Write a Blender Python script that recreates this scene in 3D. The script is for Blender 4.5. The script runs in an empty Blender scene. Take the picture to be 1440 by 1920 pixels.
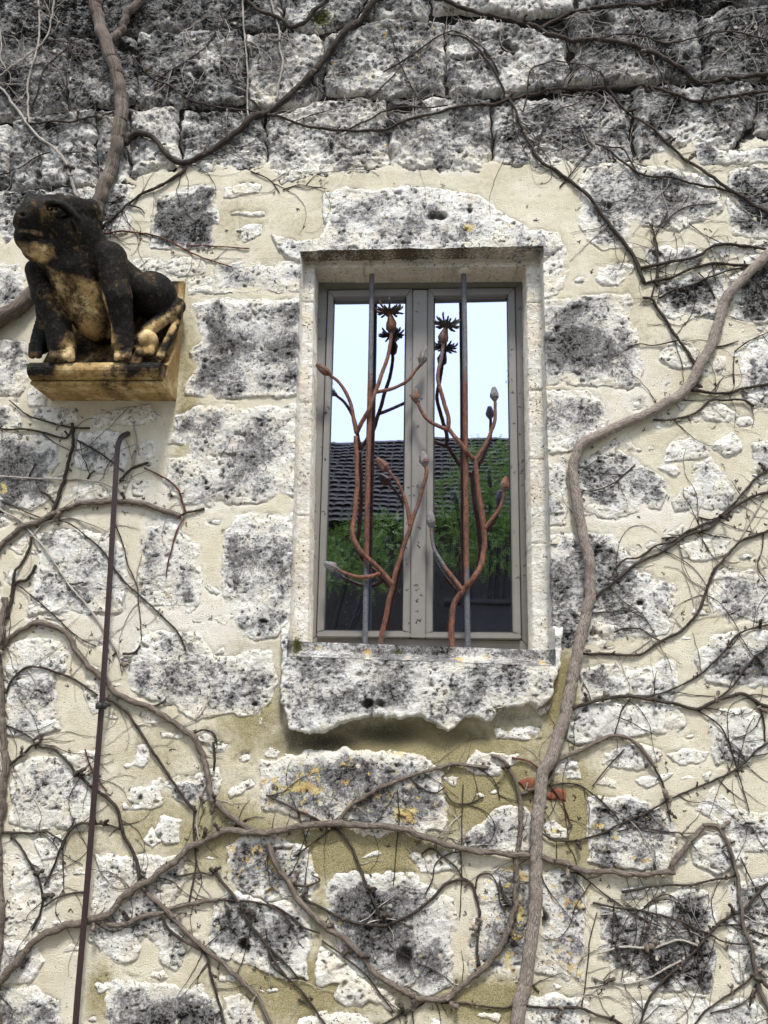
import bpy, bmesh, math, random
import numpy as np
from mathutils import Vector, Matrix

random.seed(11)
RNG = np.random.default_rng(5)
SC = bpy.context.scene
COL = SC.collection

# ------------------------------------------------------------------ camera
F, CXP, CYP = 1442.0, 720.0, 960.0            # focal length and centre of the photograph, in its pixels
CAM = np.array([0.0, -2.6, 1.6])              # 2.6 m in front of the wall face (the wall face is y = 0)
_p, _y, _r = math.radians(12.5), math.radians(2.75), math.radians(1.0)
FWD = np.array([-math.sin(_y) * math.cos(_p), math.cos(_y) * math.cos(_p), math.sin(_p)])
_rt = np.array([math.cos(_y), math.sin(_y), 0.0])
_up = np.cross(_rt, FWD)
RIGHT = math.cos(_r) * _rt + math.sin(_r) * _up
UP = -math.sin(_r) * _rt + math.cos(_r) * _up
cd = bpy.data.cameras.new('camera')
cd.sensor_fit = 'VERTICAL'
cd.sensor_height = 36.0
cd.lens = F / 1920 * 36.0
cd.clip_end = 500
cam = bpy.data.objects.new('camera', cd)
COL.objects.link(cam)
cam.matrix_world = Matrix(((RIGHT[0], UP[0], -FWD[0], CAM[0]), (RIGHT[1], UP[1], -FWD[1], CAM[1]),
                           (RIGHT[2], UP[2], -FWD[2], CAM[2]), (0, 0, 0, 1)))
SC.camera = cam

# ------------------------------------------------------------------ light
SUN_EL, SUN_AZ = math.radians(62), math.radians(10)     # azimuth measured from straight in front of the wall, to the right
w = bpy.data.worlds.new('World')
SC.world = w
w.use_nodes = True
nt = w.node_tree
bg = nt.nodes['Background']
sky = nt.nodes.new('ShaderNodeTexSky')
sky.sky_type = 'NISHITA'
sky.sun_disc = False
sky.sun_elevation = SUN_EL
sky.sun_rotation = math.pi - SUN_AZ
sky.air_density = 1.0
sky.dust_density = 3.0
sky.ozone_density = 1.0
mx = nt.nodes.new('ShaderNodeMixRGB')                   # a thin even cloud layer over the sky
mx.inputs[0].default_value = 0.72
mx.inputs[2].default_value = (9.6, 10.6, 12.2, 1)
nt.links.new(sky.outputs[0], mx.inputs[1])
nt.links.new(mx.outputs[0], bg.inputs[0])
bg.inputs[1].default_value = 0.05
sl = bpy.data.lights.new('sun', 'SUN')
sl.energy = 1.5
sl.angle = math.radians(10)
sl.color = (1.0, 0.96, 0.9)
sun = bpy.data.objects.new('sun', sl)
COL.objects.link(sun)
sdir = Vector((math.sin(SUN_AZ) * math.cos(SUN_EL), -math.cos(SUN_AZ) * math.cos(SUN_EL), math.sin(SUN_EL)))
sun.rotation_euler = sdir.to_track_quat('Z', 'Y').to_euler()
sun.location = (3, -6, 8)
vs = SC.view_settings
vs.view_transform = 'Standard'
vs.look = 'None'
vs.exposure = 2.02
vs.gamma = 1
vs.use_curve_mapping = False

# ------------------------------------------------------------------ pixel <-> place
def W(px, py, d=0.0):
    """the point of the place seen at photo pixel (px, py) on the vertical plane d metres in front of the wall face"""
    v = FWD + (px - CXP) / F * RIGHT - (py - CYP) / F * UP
    t = (-d - CAM[1]) / v[1]
    return CAM + t * v
def mpp(px, py, d=0.0):
    """metres per photo pixel there"""
    v = FWD + (px - CXP) / F * RIGHT - (py - CYP) / F * UP
    return (-d - CAM[1]) / v[1] / F
def XZ(px, py, d=0.0):
    q = W(px, py, d)
    return q[0], q[2]

# ------------------------------------------------------------------ object helpers
def mesh_np(name, V, Fq, attrs=None, smooth=True):
    me = bpy.data.meshes.new(name)
    V = np.asarray(V, np.float32)
    Fq = np.asarray(Fq, np.int32)
    n, k = Fq.shape
    me.vertices.add(len(V))
    me.vertices.foreach_set('co', V.ravel())
    me.loops.add(n * k)
    me.loops.foreach_set('vertex_index', Fq.ravel())
    me.polygons.add(n)
    me.polygons.foreach_set('loop_start', np.arange(n, dtype=np.int32) * k)
    me.polygons.foreach_set('loop_total', np.full(n, k, np.int32))
    me.polygons.foreach_set('use_smooth', np.full(n, smooth, bool))
    me.update(calc_edges=True)
    for a, v in (attrs or {}).items():
        at = me.attributes.new(a, 'FLOAT', 'POINT')
        at.data.foreach_set('value', np.asarray(v, np.float32).ravel())
    return me
def link(name, me, mat=None, parent=None, kind=None):
    o = bpy.data.objects.new(name, me)
    COL.objects.link(o)
    if mat and me is not None and not me.materials:
        me.materials.append(mat)
    if parent:
        o.parent = parent
    if kind:
        o['kind'] = kind
    return o
def thing(name, label, cat, group=None):
    o = bpy.data.objects.new(name, None)
    o.empty_display_size = 0.05
    COL.objects.link(o)
    o['label'] = label
    o['category'] = cat
    if group:
        o['group'] = group
    return o
class MB:
    """collects vertices and faces for one mesh"""
    def __init__(s):
        s.v, s.f, s.n = [], [], 0
    def add(s, V, Fs):
        s.v.append(np.asarray(V, float))
        s.f += [tuple(i + s.n for i in f) for f in Fs]
        s.n += len(V)
    def build(s, name, mat, parent=None, smooth=True, kind=None, bevel=0):
        me = bpy.data.meshes.new(name)
        me.from_pydata([tuple(map(float, q)) for a in s.v for q in a], [], s.f)
        if bevel:
            bm = bmesh.new()
            bm.from_mesh(me)
            bmesh.ops.recalc_face_normals(bm, faces=bm.faces)
            bmesh.ops.bevel(bm, geom=list(bm.edges), offset=bevel, segments=2, affect='EDGES', clamp_overlap=True)
            bm.to_mesh(me)
            bm.free()
        me.polygons.foreach_set('use_smooth', [smooth] * len(me.polygons))
        me.update()
        return link(name, me, mat, parent, kind)
    def prism(s, poly_a, poly_b):
        n = len(poly_a)
        s.add(list(poly_a) + list(poly_b),
              [tuple(range(n)), tuple(range(2 * n - 1, n - 1, -1))] +
              [(i, i + n, (i + 1) % n + n, (i + 1) % n) for i in range(n)])
def catmull(P, step):
    P = np.asarray(P, float)
    if len(P) < 2:
        return P
    A = np.vstack([2 * P[0] - P[1], P, 2 * P[-1] - P[-2]])
    out = []
    for i in range(1, len(A) - 2):
        p0, p1, p2, p3 = A[i - 1:i + 3]
        n = max(1, int(np.linalg.norm((p2 - p1)[:3]) / step))
        for k in range(n):
            t = k / n
            out.append(.5 * (2 * p1 + (p2 - p0) * t + (2 * p0 - 5 * p1 + 4 * p2 - p3) * t * t + (3 * p1 - p0 - 3 * p2 + p3) * t ** 3))
    out.append(A[-2])
    return np.array(out)
def tube(P, R, sides=8, caps=True, knobbly=0.0, rs=None):
    """rings along P with radii R; returns vertices and faces"""
    P = np.asarray(P, float)
    n = len(P)
    T = np.gradient(P, axis=0) if n > 2 else np.repeat((P[1:] - P[:1]), 2, 0)
    T /= np.linalg.norm(T, axis=1)[:, None] + 1e-12
    ref = np.array([0.13, 1.0, 0.07])
    A = np.cross(T, ref)
    A /= np.linalg.norm(A, axis=1)[:, None] + 1e-9
    B = np.cross(T, A)
    ang = np.arange(sides) / sides * 2 * np.pi
    R = np.broadcast_to(np.asarray(R, float), (n,))[:, None, None]
    wob = 1.0
    if knobbly:
        rs = rs or RNG
        wob = 1 + knobbly * rs.normal(size=(n, sides, 1)) + knobbly * .8 * rs.normal(size=(n, 1, 1))
    V = P[:, None] + R * wob * (np.cos(ang)[None, :, None] * A[:, None] + np.sin(ang)[None, :, None] * B[:, None])
    V = V.reshape(-1, 3)
    Fs = []
    for i in range(n - 1):
        for k in range(sides):
            k2 = (k + 1) % sides
            Fs.append((i * sides + k, i * sides + k2, (i + 1) * sides + k2, (i + 1) * sides + k))
    if caps:
        Fs.append(tuple(range(sides - 1, -1, -1)))
        Fs.append(tuple((n - 1) * sides + k for k in range(sides)))
    return V, Fs

# ------------------------------------------------------------------ noise
def perlin(x, y, seed=0):
    xi = np.floor(x).astype(np.int64)
    yi = np.floor(y).astype(np.int64)
    fx, fy = x - xi, y - yi
    def g(ix, iy):
        h = (ix * 374761393 + iy * 668265263 + seed * 974634777) & 0xFFFFFFFF
        h = ((h ^ (h >> 13)) * 1274126177) & 0xFFFFFFFF
        h = h ^ (h >> 16)
        a = (h & 0xFFFF) * (2 * np.pi / 65536)
        return np.cos(a), np.sin(a)
    u = fx * fx * fx * (fx * (fx * 6 - 15) + 10)
    v = fy * fy * fy * (fy * (fy * 6 - 15) + 10)
    g00, g10, g01, g11 = g(xi, yi), g(xi + 1, yi), g(xi, yi + 1), g(xi + 1, yi + 1)
    a = g00[0] * fx + g00[1] * fy
    b = g10[0] * (fx - 1) + g10[1] * fy
    c = g01[0] * fx + g01[1] * (fy - 1)
    d = g11[0] * (fx - 1) + g11[1] * (fy - 1)
    return 1.5 * ((a + u * (b - a)) + v * ((c + u * (d - c)) - (a + u * (b - a))))
def fbm(x, y, wave, octv=4, seed=0, gain=.5):
    s, a, t = 0, 1.0, 0
    f = 1.0 / wave
    for o in range(octv):
        s = s + a * perlin(x * f + o * 17.3, y * f - o * 9.1, seed + o)
        t += a
        a *= gain
        f *= 2.03
    return s / t * 1.35
def sstep(a, b, x):
    t = np.clip((x - a) / (b - a), 0, 1)
    return t * t * (3 - 2 * t)
def polysd(x, y, poly):
    """signed distance to a polygon, positive inside"""
    P = np.asarray(poly, float)
    d2 = np.full(x.shape, 1e9)
    ins = np.zeros(x.shape, bool)
    for i in range(len(P)):
        a, b = P[i], P[(i + 1) % len(P)]
        e = b - a
        L = e @ e
        if L < 1e-14:
            continue
        t = np.clip(((x - a[0]) * e[0] + (y - a[1]) * e[1]) / L, 0, 1)
        d2 = np.minimum(d2, (x - a[0] - t * e[0]) ** 2 + (y - a[1] - t * e[1]) ** 2)
        if a[1] != b[1]:
            c = (a[1] > y) != (b[1] > y)
            ins ^= c & (x < (b[0] - a[0]) * (y - a[1]) / (b[1] - a[1]) + a[0])
    d = np.sqrt(d2)
    return np.where(ins, d, -d)
# ------------------------------------------------------------------ materials
class NT:
    """a short way of writing a node tree"""
    def __init__(s, name):
        s.m = bpy.data.materials.new(name)
        s.m.use_nodes = True
        s.t = s.m.node_tree
        s.b = s.t.nodes['Principled BSDF']
        s.out = s.t.nodes['Material Output']
        s.pos = s.t.nodes.new('ShaderNodeNewGeometry').outputs['Position']
    def n(s, ty, ins=None, **kw):
        nd = s.t.nodes.new(ty)
        for k, v in kw.items():
            setattr(nd, k, v)
        for k, v in (ins or {}).items():
            s.put(nd.inputs[k], v)
        return nd
    def put(s, sock, v):
        if isinstance(v, bpy.types.NodeSocket):
            s.t.links.new(v, sock)
        else:
            sock.default_value = v
    def noise(s, scale, detail=4, rough=.5, vec=None, dist=0.0, off=None):
        v = vec or s.pos
        if off is not None:
            v = s.n('ShaderNodeVectorMath', {0: v, 1: off}, operation='ADD').outputs[0]
        return s.n('ShaderNodeTexNoise', {'Vector': v, 'Scale': scale, 'Detail': detail, 'Roughness': rough, 'Distortion': dist}).outputs['Fac']
    def voro(s, scale, feature='F1', vec=None, rand=1.0):
        nd = s.n('ShaderNodeTexVoronoi', {'Vector': vec or s.pos, 'Scale': scale, 'Randomness': rand}, feature=feature)
        return nd
    def math(s, op, a, b=0.0, clamp=False):
        return s.n('ShaderNodeMath', {0: a, 1: b}, operation=op, use_clamp=clamp).outputs[0]
    def ramp(s, fac, lo, hi, a=0.0, b=1.0):
        nd = s.n('ShaderNodeMapRange', {'Value': fac, 'From Min': lo, 'From Max': hi, 'To Min': a, 'To Max': b}, interpolation_type='SMOOTHSTEP')
        return nd.outputs[0]
    def mix(s, fac, a, b, blend='MIX'):
        nd = s.n('ShaderNodeMixRGB', blend_type=blend)
        s.put(nd.inputs[0], fac)
        for i, c in ((1, a), (2, b)):
            s.put(nd.inputs[i], c if isinstance(c, bpy.types.NodeSocket) else (*c, 1))
        return nd.outputs[0]
    def attr(s, name, obj=False):
        return s.n('ShaderNodeAttribute', attribute_name=name, attribute_type='OBJECT' if obj else 'GEOMETRY').outputs['Fac']
    def bump(s, h, strength, dist, normal=None):
        ins = {'Height': h, 'Strength': strength, 'Distance': dist}
        if normal:
            ins['Normal'] = normal
        return s.n('ShaderNodeBump', ins).outputs[0]
    def done(s, col, rough=.9, normal=None, spec=.3, metal=0.0):
        s.put(s.b.inputs['Base Color'], col if isinstance(col, bpy.types.NodeSocket) else (*col, 1))
        s.put(s.b.inputs['Roughness'], rough)
        s.put(s.b.inputs['Specular IOR Level'], spec)
        s.put(s.b.inputs['Metallic'], metal)
        if normal:
            s.put(s.b.inputs['Normal'], normal)
        return s.m

def stone_material():
    s = NT('weathered_limestone')
    crust, lich, moss, pit, warm, grime_shade = (s.attr(a) for a in ('crust', 'lichen', 'moss', 'pit', 'warm', 'grime_shade'))
    vary = s.attr('vary')
    n_iso = s.noise(122, 6, .74)
    n_bed = s.noise(100, 6, .74, vec=s.n('ShaderNodeMapping', {'Vector': s.pos, 'Rotation': (0, .12, 0), 'Scale': (.72, .8, 1.12)}).outputs[0])
    n_f = s.n('ShaderNodeMix', {0: s.ramp(vary, .35, .75), 2: n_iso, 3: n_bed}).outputs[0]
    n_m = s.noise(36, 5, .66, off=(3, 1, 7))
    n_l = s.noise(11, 4, .6, off=(9, 2, 1))
    n_t = s.noise(420, 3, .6, off=(1, 8, 2))
    # clean stone: cream to white
    base = s.mix(s.ramp(n_m, .35, .68), (.58, .56, .50), (.85, .84, .80))
    base = s.mix(s.math('MULTIPLY', s.ramp(n_l, .45, .62), .55), base, (.66, .60, .47))
    base = s.mix(s.math('MULTIPLY', warm, .75), base, (.60, .47, .27))
    # grey crust of lichen and soot, broken up at two finer scales
    k = s.math('ADD', s.math('MULTIPLY', s.math('SUBTRACT', n_f, .5), 2.6), s.math('MULTIPLY', s.math('SUBTRACT', n_m, .5), 1.7))
    k = s.math('MULTIPLY', k, s.math('MULTIPLY', s.math('ADD', s.math('MULTIPLY', crust, .75, clamp=True), .5), s.math('ADD', s.math('MULTIPLY', vary, .5), .58)))
    k = s.math('ADD', k, crust)
    wash = s.ramp(s.math('ADD', crust, s.math('MULTIPLY', s.math('SUBTRACT', n_m, .5), 1.1)), .16, .84)
    base = s.mix(s.math('MULTIPLY', wash, .86), base, s.mix(s.ramp(crust, .45, .95), (.42, .42, .425), (.165, .165, .172)))
    cm = s.math('MULTIPLY', s.ramp(k, .46, .76), .84)
    grey = s.mix(s.ramp(n_t, .36, .64), (.036, .034, .032), (.235, .228, .222))
    grey = s.mix(s.math('MULTIPLY', s.ramp(n_l, .4, .7), .5), grey, (.12, .114, .106))
    col = s.mix(cm, base, grey)
    k2 = s.ramp(s.math('ADD', k, s.math('MULTIPLY', s.math('SUBTRACT', n_t, .5), .9)), .88, 1.14)
    col = s.mix(k2, col, (.010, .010, .010))
    # pale rosettes
    vr = s.voro(26)
    rr = s.math('MULTIPLY', s.ramp(s.math('ADD', vr.outputs['Distance'], s.math('MULTIPLY', n_f, .25)), .36, .27),
                s.ramp(s.n('ShaderNodeSeparateColor', {0: vr.outputs['Color']}).outputs[0], .80, .82))
    col = s.mix(s.math('MULTIPLY', rr, .8), col, s.mix(s.ramp(n_t, .4, .6), (.45, .42, .33), (.74, .70, .58)))
    # yellow and orange lichen
    vy = s.voro(34)
    hue = s.n('ShaderNodeSeparateColor', {0: vy.outputs['Color']})
    n_y = s.noise(30, 5, .72, off=(6, 3, 4))
    ly = s.math('MULTIPLY', s.ramp(s.math('ADD', n_y, s.math('MULTIPLY', lich, .215)), .735, .775), s.ramp(lich, .03, .12))
    ly = s.math('MULTIPLY', ly, .85)
    ly = s.math('MULTIPLY', ly, s.ramp(n_t, .30, .5))
    ycol = s.mix(hue.outputs[1], (.60, .50, .16), (.50, .27, .03))
    ycol = s.mix(s.math('MULTIPLY', s.ramp(n_f, .4, .6), .5), ycol, (.66, .60, .36))
    col = s.mix(ly, col, ycol)
    sm = s.ramp(s.math('ADD', grime_shade, s.math('MULTIPLY', s.math('SUBTRACT', n_f, .5), 1.6)), .3, .8)
    col = s.mix(sm, col, s.mix(s.ramp(n_t, .4, .6), (.045, .036, .027), (.15, .115, .08)))
    # moss and the dark inside of holes
    mm = s.ramp(s.math('ADD', moss, s.math('MULTIPLY', s.math('SUBTRACT', n_f, .5), 1.4)), .45, .75)
    col = s.mix(mm, col, s.mix(s.ramp(n_t, .4, .6), (.02, .025, .008), (.10, .10, .03)))
    col = s.mix(s.math('MULTIPLY', pit, .85), col, (.03, .028, .026))
    # black pin holes
    sp = s.math('MULTIPLY', s.ramp(s.noise(120, 2, .55, off=(5, 5, 2)), .635, .675), s.ramp(n_l, .36, .50))
    sp = s.math('MAXIMUM', sp, s.math('MULTIPLY', s.ramp(s.noise(58, 3, .6, off=(2, 7, 4)), .675, .71), s.ramp(s.noise(7, 2, .5), .42, .55)))
    col = s.mix(s.math('MULTIPLY', sp, .85), col, (.028, .026, .024))
    h = s.math('ADD', s.math('MULTIPLY', n_f, 1.0), s.math('MULTIPLY', n_t, .35))
    h = s.math('SUBTRACT', h, s.math('MULTIPLY', sp, 1.0))
    nb = s.bump(h, 1.0, .009)
    nb = s.bump(n_m, .8, .014, nb)
    return s.done(col, .95, nb, .04)

def mortar_material():
    s = NT('lime_mortar')
    algae, stain, dark, pale = (s.attr(a) for a in ('algae', 'stain', 'dark', 'pale'))
    n_f = s.noise(260, 4, .65)
    n_m = s.noise(60, 5, .6, off=(2, 4, 1))
    n_l = s.noise(9, 4, .55, off=(8, 1, 3))
    col = s.mix(s.ramp(n_l, .3, .7), (.615, .555, .405), (.735, .685, .55))
    col = s.mix(s.math('MULTIPLY', s.ramp(n_f, .35, .65), .35), col, (.72, .68, .56))
    pw = s.ramp(s.math('ADD', pale, s.math('MULTIPLY', s.math('SUBTRACT', n_m, .5), 1.2)), .4, .7)
    col = s.mix(s.math('MULTIPLY', pw, .8), col, (.76, .73, .65))
    al = s.ramp(s.math('ADD', algae, s.math('MULTIPLY', s.math('SUBTRACT', n_m, .5), .8)), .12, .95)
    col = s.mix(al, col, s.mix(s.ramp(n_f, .35, .62), (.225, .19, .09), (.41, .36, .205)))
    sp = s.math('MULTIPLY', s.ramp(n_m, .62, .70), s.ramp(n_l, .42, .6))
    col = s.mix(s.math('MULTIPLY', sp, .6), col, (.14, .12, .09))
    gr = s.math('MULTIPLY', s.ramp(s.noise(150, 2, .5, off=(3, 9, 2)), .66, .70), s.ramp(n_l, .36, .62))
    col = s.mix(s.math('MULTIPLY', gr, .7), col, (.10, .085, .06))
    st = s.ramp(s.math('ADD', stain, s.math('MULTIPLY', s.math('SUBTRACT', n_f, .5), 1.3)), .18, 1.0)
    col = s.mix(st, col, s.mix(s.ramp(n_f, .58, .72), (.022, .021, .019), (.30, .28, .23)))
    dk = s.ramp(s.math('ADD', dark, s.math('MULTIPLY', s.math('SUBTRACT', n_m, .5), .7)), .3, .7)
    col = s.mix(dk, col, s.mix(s.ramp(n_f, .4, .62), (.007, .0065, .006), (.055, .052, .048)))
    nb = s.bump(s.math('ADD', n_f, s.math('ADD', s.math('MULTIPLY', n_m, .25), s.math('MULTIPLY', s.noise(520, 2, .6), .6))), 1.0, .0065)
    return s.done(col, .95, nb, .03)

def bark_material(name, c0, c1, c2):
    s = NT(name)
    mp = s.n('ShaderNodeCombineXYZ', {0: s.attr('ring_u'), 1: s.attr('ring_v'), 2: s.attr('along')}).outputs[0]
    mp = s.n('ShaderNodeVectorMath', {0: mp, 1: s.n('ShaderNodeVectorMath', {0: s.pos, 1: (.12, .12, .12)}, operation='MULTIPLY').outputs[0]}, operation='ADD').outputs[0]
    a = s.noise(430, 5, .72, vec=mp)
    b = s.noise(38, 3, .5, off=(4, 2, 2))
    col = s.mix(s.ramp(a, .32, .66), c0, c1)
    col = s.mix(s.math('MULTIPLY', s.ramp(b, .45, .65), .6), col, c2)
    return s.done(col, .85, s.bump(a, 1.0, .005), .12)

def iron_material(name, rust_amount, lo=(.035, .037, .042), hi=(.115, .120, .135)):
    s = NT(name)
    mp = s.n('ShaderNodeMapping', {'Vector': s.pos, 'Scale': (1, 1, .22)}).outputs[0]
    a = s.noise(95, 5, .65, vec=mp)
    b = s.noise(7, 3, .5, vec=mp, off=(1, 2, 6))
    c = s.noise(300, 3, .6)
    rust = s.mix(s.ramp(a, .3, .7), (.032, .013, .009), (.140, .052, .028))
    rust = s.mix(s.math('MULTIPLY', s.ramp(c, .55, .7), .5), rust, (.36, .16, .09))
    iron = s.mix(s.ramp(c, .35, .65), lo, hi)
    k = s.math('ADD', s.math('MULTIPLY', s.math('SUBTRACT', b, .5), 2.6), s.math('MULTIPLY', s.math('SUBTRACT', a, .5), 1.0))
    if rust_amount < .5:      # the bars are rustiest in their middle, where the poppies touch them
        z = s.n('ShaderNodeSeparateXYZ', {0: s.pos}).outputs[2]
        k = s.math('ADD', k, s.math('SUBTRACT', s.math('MULTIPLY', s.math('MULTIPLY', s.ramp(z, 1.85, 2.1), s.ramp(z, 2.85, 2.55)), .75), .35))
    fac = s.ramp(s.math('ADD', k, rust_amount), .35, .65)
    return s.done(s.mix(fac, iron, rust), s.ramp(fac, 0, 1, .48, .7), s.bump(s.math('ADD', s.math('ADD', a, c), s.math('MULTIPLY', s.noise(60, 2, .5), 1.5)), .9, .003), .35, 0.0)

def paint_material(name, c, var=.25, rough=.5):
    s = NT(name)
    a = s.noise(16, 5, .6)
    b = s.noise(210, 3, .6)
    col = s.mix(s.math('MULTIPLY', s.ramp(a, .35, .7), var), c, tuple(x * 1.5 for x in c))
    col = s.mix(s.math('MULTIPLY', s.ramp(b, .60, .72), var), col, tuple(x * .5 for x in c))
    return s.done(col, rough, s.bump(b, .12, .001), .4)

def gargoyle_material():
    s = NT('carved_ochre_stone')
    crust = s.attr('crust')
    mossa = s.attr('moss')
    n_f = s.noise(210, 5, .65)
    n_m = s.noise(48, 5, .65, off=(1, 5, 2))
    n_l = s.noise(14, 4, .55, off=(3, 2, 8))
    ochre = s.mix(s.ramp(n_m, .3, .7), (.17, .105, .040), (.37, .26, .115))
    ochre = s.mix(s.math('MULTIPLY', s.ramp(n_l, .45, .68), .75), ochre, (.50, .40, .22))
    ochre = s.mix(s.math('MULTIPLY', s.ramp(n_f, .60, .7), .6), ochre, (.12, .075, .03))
    k = s.math('ADD', s.math('ADD', s.math('MULTIPLY', s.math('SUBTRACT', n_m, .5), 1.5), s.math('MULTIPLY', s.math('SUBTRACT', n_f, .5), .9)), crust)
    fac = s.ramp(k, .28, .66)
    ochre = s.mix(s.ramp(k, -.1, .35), ochre, (.085, .055, .026))
    blk = s.mix(s.ramp(n_f, .42, .66), (.005, .0046, .004), (.014, .0128, .011))
    blk = s.mix(s.math('MULTIPLY', s.ramp(s.noise(90, 3, .6, off=(7, 7, 7)), .66, .72), s.ramp(n_l, .45, .62, 0, .45)), blk, (.15, .12, .06))
    blk = s.mix(s.math('MULTIPLY', s.ramp(n_m, .5, .72), .5), blk, (.045, .040, .032))
    col = s.mix(fac, ochre, blk)
    mm = s.ramp(s.math('ADD', mossa, s.math('MULTIPLY', s.math('SUBTRACT', n_f, .5), 1.2)), .5, .75)
    col = s.mix(mm, col, s.mix(n_f, (.012, .014, .006), (.09, .10, .03)))
    nb = s.bump(s.math('ADD', s.math('MULTIPLY', n_f, .35), s.math('MULTIPLY', n_m, .9)), .7, .005)
    return s.done(col, .75, nb, .08)

def glass_material():
    """dark double glazing: a strong mirror image over a dark room"""
    s = NT('window_glass')
    nz = s.bump(s.noise(3.0, 2, .5), .025, .02)
    gl = s.n('ShaderNodeBsdfGlossy', {'Color': (.70, .75, .90, 1), 'Roughness': 0.011, 'Normal': nz}).outputs[0]
    tr = s.n('ShaderNodeBsdfTransparent', {'Color': (.5, .52, .55, 1)}).outputs[0]
    df = s.n('ShaderNodeBsdfDiffuse', {'Color': (.5, .5, .48, 1)}).outputs[0]
    m1 = s.n('ShaderNodeMixShader', {0: .70, 1: tr, 2: gl}).outputs[0]
    dust = s.math('MULTIPLY', s.ramp(s.noise(240, 2, .5), .68, .76), s.ramp(s.noise(9, 3, .6), .45, .7, 0, .6))
    m2 = s.n('ShaderNodeMixShader', {0: dust, 1: m1, 2: df}).outputs[0]
    s.t.links.new(m2, s.out.inputs['Surface'])
    return s.m

M_STONE = stone_material()
M_MORTAR = mortar_material()
M_BARK = bark_material('grey_vine_bark', (.022, .017, .013), (.215, .18, .15), (.095, .073, .057))
M_BARK_LIGHT = bark_material('pale_vine_bark', (.055, .044, .036), (.34, .295, .255), (.19, .155, .13))
M_BARK_DARK = bark_material('dark_vine_bark', (.008, .006, .005), (.082, .066, .055), (.026, .019, .0155))
M_BARK_PALE = bark_material('pale_twig_bark', (.16, .14, .12), (.42, .39, .35), (.30, .26, .22))
M_BARK_RED = bark_material('red_twig_bark', (.045, .018, .014), (.15, .060, .045), (.08, .034, .028))
M_IRON = iron_material('bare_iron', .43)
M_RUST = iron_material('rusty_iron', .88)
M_BUD = iron_material('worn_iron_bud', .52, (.06, .058, .058), (.17, .163, .163))
M_ROD = paint_material('maroon_painted_rod', (.022, .010, .010), .5, .45)
M_FRAME = paint_material('taupe_window_paint', (.158, .150, .138), .22, .42)
M_SEAL = paint_material('black_rubber_seal', (.012, .012, .012), .2, .6)
M_GARG = gargoyle_material()
M_GLASS = glass_material()
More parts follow.
